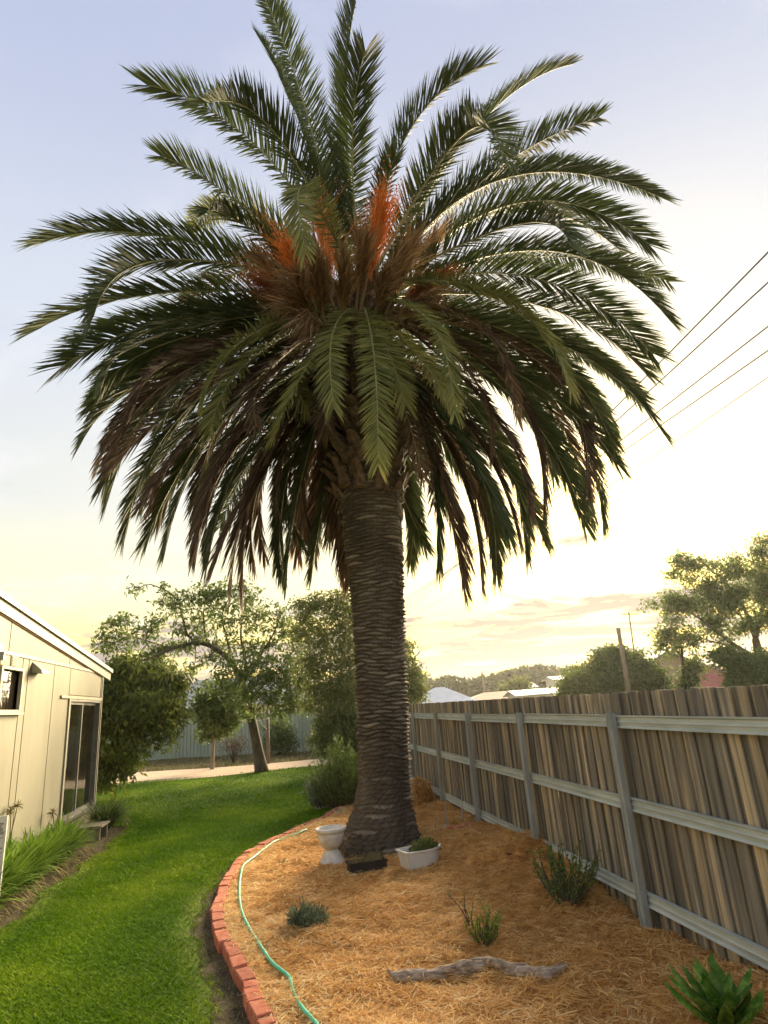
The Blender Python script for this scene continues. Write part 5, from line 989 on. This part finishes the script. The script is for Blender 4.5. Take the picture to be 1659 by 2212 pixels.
gable_house('red_roof_house', 'low house with a red metal roof beside the slim tree', hp_(1532, 1490, 39), 3.4, 1.6, 1.6, 2.2, 'whitewall', 'roofred', -.1, eave=.35, wins=((-1.2, -.2, .8, 1.5, 'f'),))
gable_house('porch_gable', 'small tan-edged gable rising behind the red roof', hp_(1536, 1490, 43), 2.2, 2.0, 2.2, 2.95, 'whitewall', 'roofbrown', 1.35, eave=.15)

# poles and wires
def pole(name, label, px, base_y, top_y, topx, Y, ra, rb, arms=()):
    a = at_y(px, base_y, Y); a[2] = -.05; b = at_y(topx, top_y, Y); t = thing(name, label, 'pole', tuple(a)); V, Fs = tube([a, (a + b) / 2, b], [ra, (ra + rb) / 2, rb], 10); ob('shaft', V, Fs, M['polewood'], t, smooth=True)
    for dz, ln, an_ in arms:
        c = b - np.array([0, 0, dz]); d = np.array([math.cos(an_), math.sin(an_), 0]) * ln / 2; V, Fs = tube([c - d, c + d], [.06, .06], 4); ob('crossarm', V, Fs, M['polewood'], t)
        for s_ in (-.9, -.35, .35, .9): mb = MB().lathe(c + d * s_, [(.03, .04), (.05, .1), (.05, .16), (.02, .2)], 6); mb.build('insulator', M['whiteplastic'], t)
    return t, b
pole('timber_pole', 'plain timber pole in front of the rounded bush', 1357, 1490, 1357, 1335, 33, .15, .11)
pole('utility_pole', 'tall thin utility pole with crossarm in the sunset glow', 1374, 1460, 1322, 1358, 62, .11, .08, ((.25, 1.9, .2),))
pole('far_pole', 'short distant pole with crossarm rising from the rounded bush', 1306, 1460, 1402, 1297, 95, .16, .12, ((.5, 2.2, .1),))
pole('far_pole', 'distant dark pole standing between the white hip roof and the brown roof', 1046, 1500, 1450, 1041, 72, .13, .10)
pole('thin_mast', 'very thin mast above the pale tree near the white cottage', 1229, 1480, 1432, 1226, 90, .05, .03)
wl, wtop = pole('line_pole', 'power line pole hidden behind the palm trunk with one arm end showing', 846, 1500, 1322, 842, 50, .16, .12, ((.55, 2.5, .05),))
WI = [(545, 8.3, .95, 8.55), (610, 8.3, .35, 8.55), (705, 8.3, -.35, 8.55), (757, 8.3, -.95, 8.55), (815, 8.0, 0, 7.4)]
WLAB = ['outermost overhead power wire above the fence', 'second overhead power wire counted from the outermost', 'third overhead power wire counted from the outermost', 'innermost of the four upper overhead power wires', 'thin lowest overhead service wire below the power wires']
armc = wtop - np.array([0, 0, .55]); ad = np.array([math.cos(.05), math.sin(.05), 0])
for k, (yy, hz_, off, _) in enumerate(WI):
    a = armc + ad * (1.25 * off) + np.array([0, 0, .2]) if k < 4 else wtop - np.array([0, 0, 1.5])
    b = at_z(1659, yy, hz_); d = b - a; e = a + d * 1.35; pts = []
    for u_ in np.linspace(0, 1.35, 40): p = a + d * u_; p[2] += 1.1 * (u_ ** 2 - u_) * .55 ; pts.append(p)
    V, Fs = tube(pts, .014 if k < 4 else .009, 5); tag(ob('power_wire', V, Fs, M['wire'], loc=tuple(a)), WLAB[k], 'wire', 'overhead power wires')

# far-off wood along the horizon
def wood(name, label, spots, seed, leaf):
    r = np.random.default_rng(seed); P = []
    for px, py, rx, ry, Y, n in spots:
        c = at_y(px, py, Y); s_ = Y / F * 1.05; d = rand_dir(n) * (r.uniform(.2, 1, n) ** .4)[:, None]; P.append(c + d * np.array([rx * s_, rx * s_ * .6, ry * s_]))
        b = c.copy(); b[2] = FB
        q = r.normal(0, .5, (n // 4, 3)) * np.array([rx * s_, rx * s_ * .5, 0]); q[:, 2] = r.uniform(FB, max(.3, c[2]), n // 4); P.append(np.array([c[0], c[1], 0]) + q)
    P = np.vstack(P); D = rand_dir(len(P)); V, Fs = leaf_quads(P, D, perp(D), leaf * r.uniform(.6, 1.4, len(P)), leaf * .55)
    stuff(ob(name, V, Fs, M['leaf_wood'], rnd=np.repeat(r.beta(2, 2.3, len(P)), 4)), label, 'trees')
r = random.Random(8); sp = []
for k in range(46):
    px = 905 + k * 8.2 + r.uniform(-5, 5); top = np.interp(px, [900, 960, 1000, 1060, 1100, 1150, 1200, 1290], [1474, 1466, 1474, 1464, 1450, 1444, 1450, 1450]) + r.uniform(-6, 7)
    hh_ = r.uniform(9, 15); sp.append((px, top + hh_, r.uniform(9, 16), hh_, r.uniform(120, 170), 420))
    sp.append((px + r.uniform(-6, 6), top + 26 + r.uniform(-4, 6), 17, 15, r.uniform(124, 140), 420))
wood('far_wood', 'dark line of far-off trees along the horizon beyond the fence', sp, 81, 1.1)
sp = []
for k in range(40):
    px = -60 + k * 24 + r.uniform(-8, 8); sp.append((px, np.interp(px, [0, 900], [1560, 1490]) + r.uniform(-10, 8), 24, 18, r.uniform(70, 110), 130))
wood('far_trees_behind_house', 'band of far-off trees showing behind the steel fence', sp, 82, .9)

# ------------------------------------------------------------------ evening haze
hm = bpy.data.materials.new('haze'); hm.use_nodes = True; t_ = hm.node_tree; t_.nodes.clear()
o_ = t_.nodes.new('ShaderNodeOutputMaterial'); pv = t_.nodes.new('ShaderNodeVolumePrincipled'); pv.inputs['Color'].default_value = (.95, .95, .93, 1); pv.inputs['Density'].default_value = .00026; pv.inputs['Anisotropy'].default_value = .55
t_.links.new(pv.outputs[0], o_.inputs['Volume'])
stuff(MB().box((-330, -70, -1.1), (330, 430, 19.5)).build('haze', hm), 'thin warm evening haze in the air', 'haze')
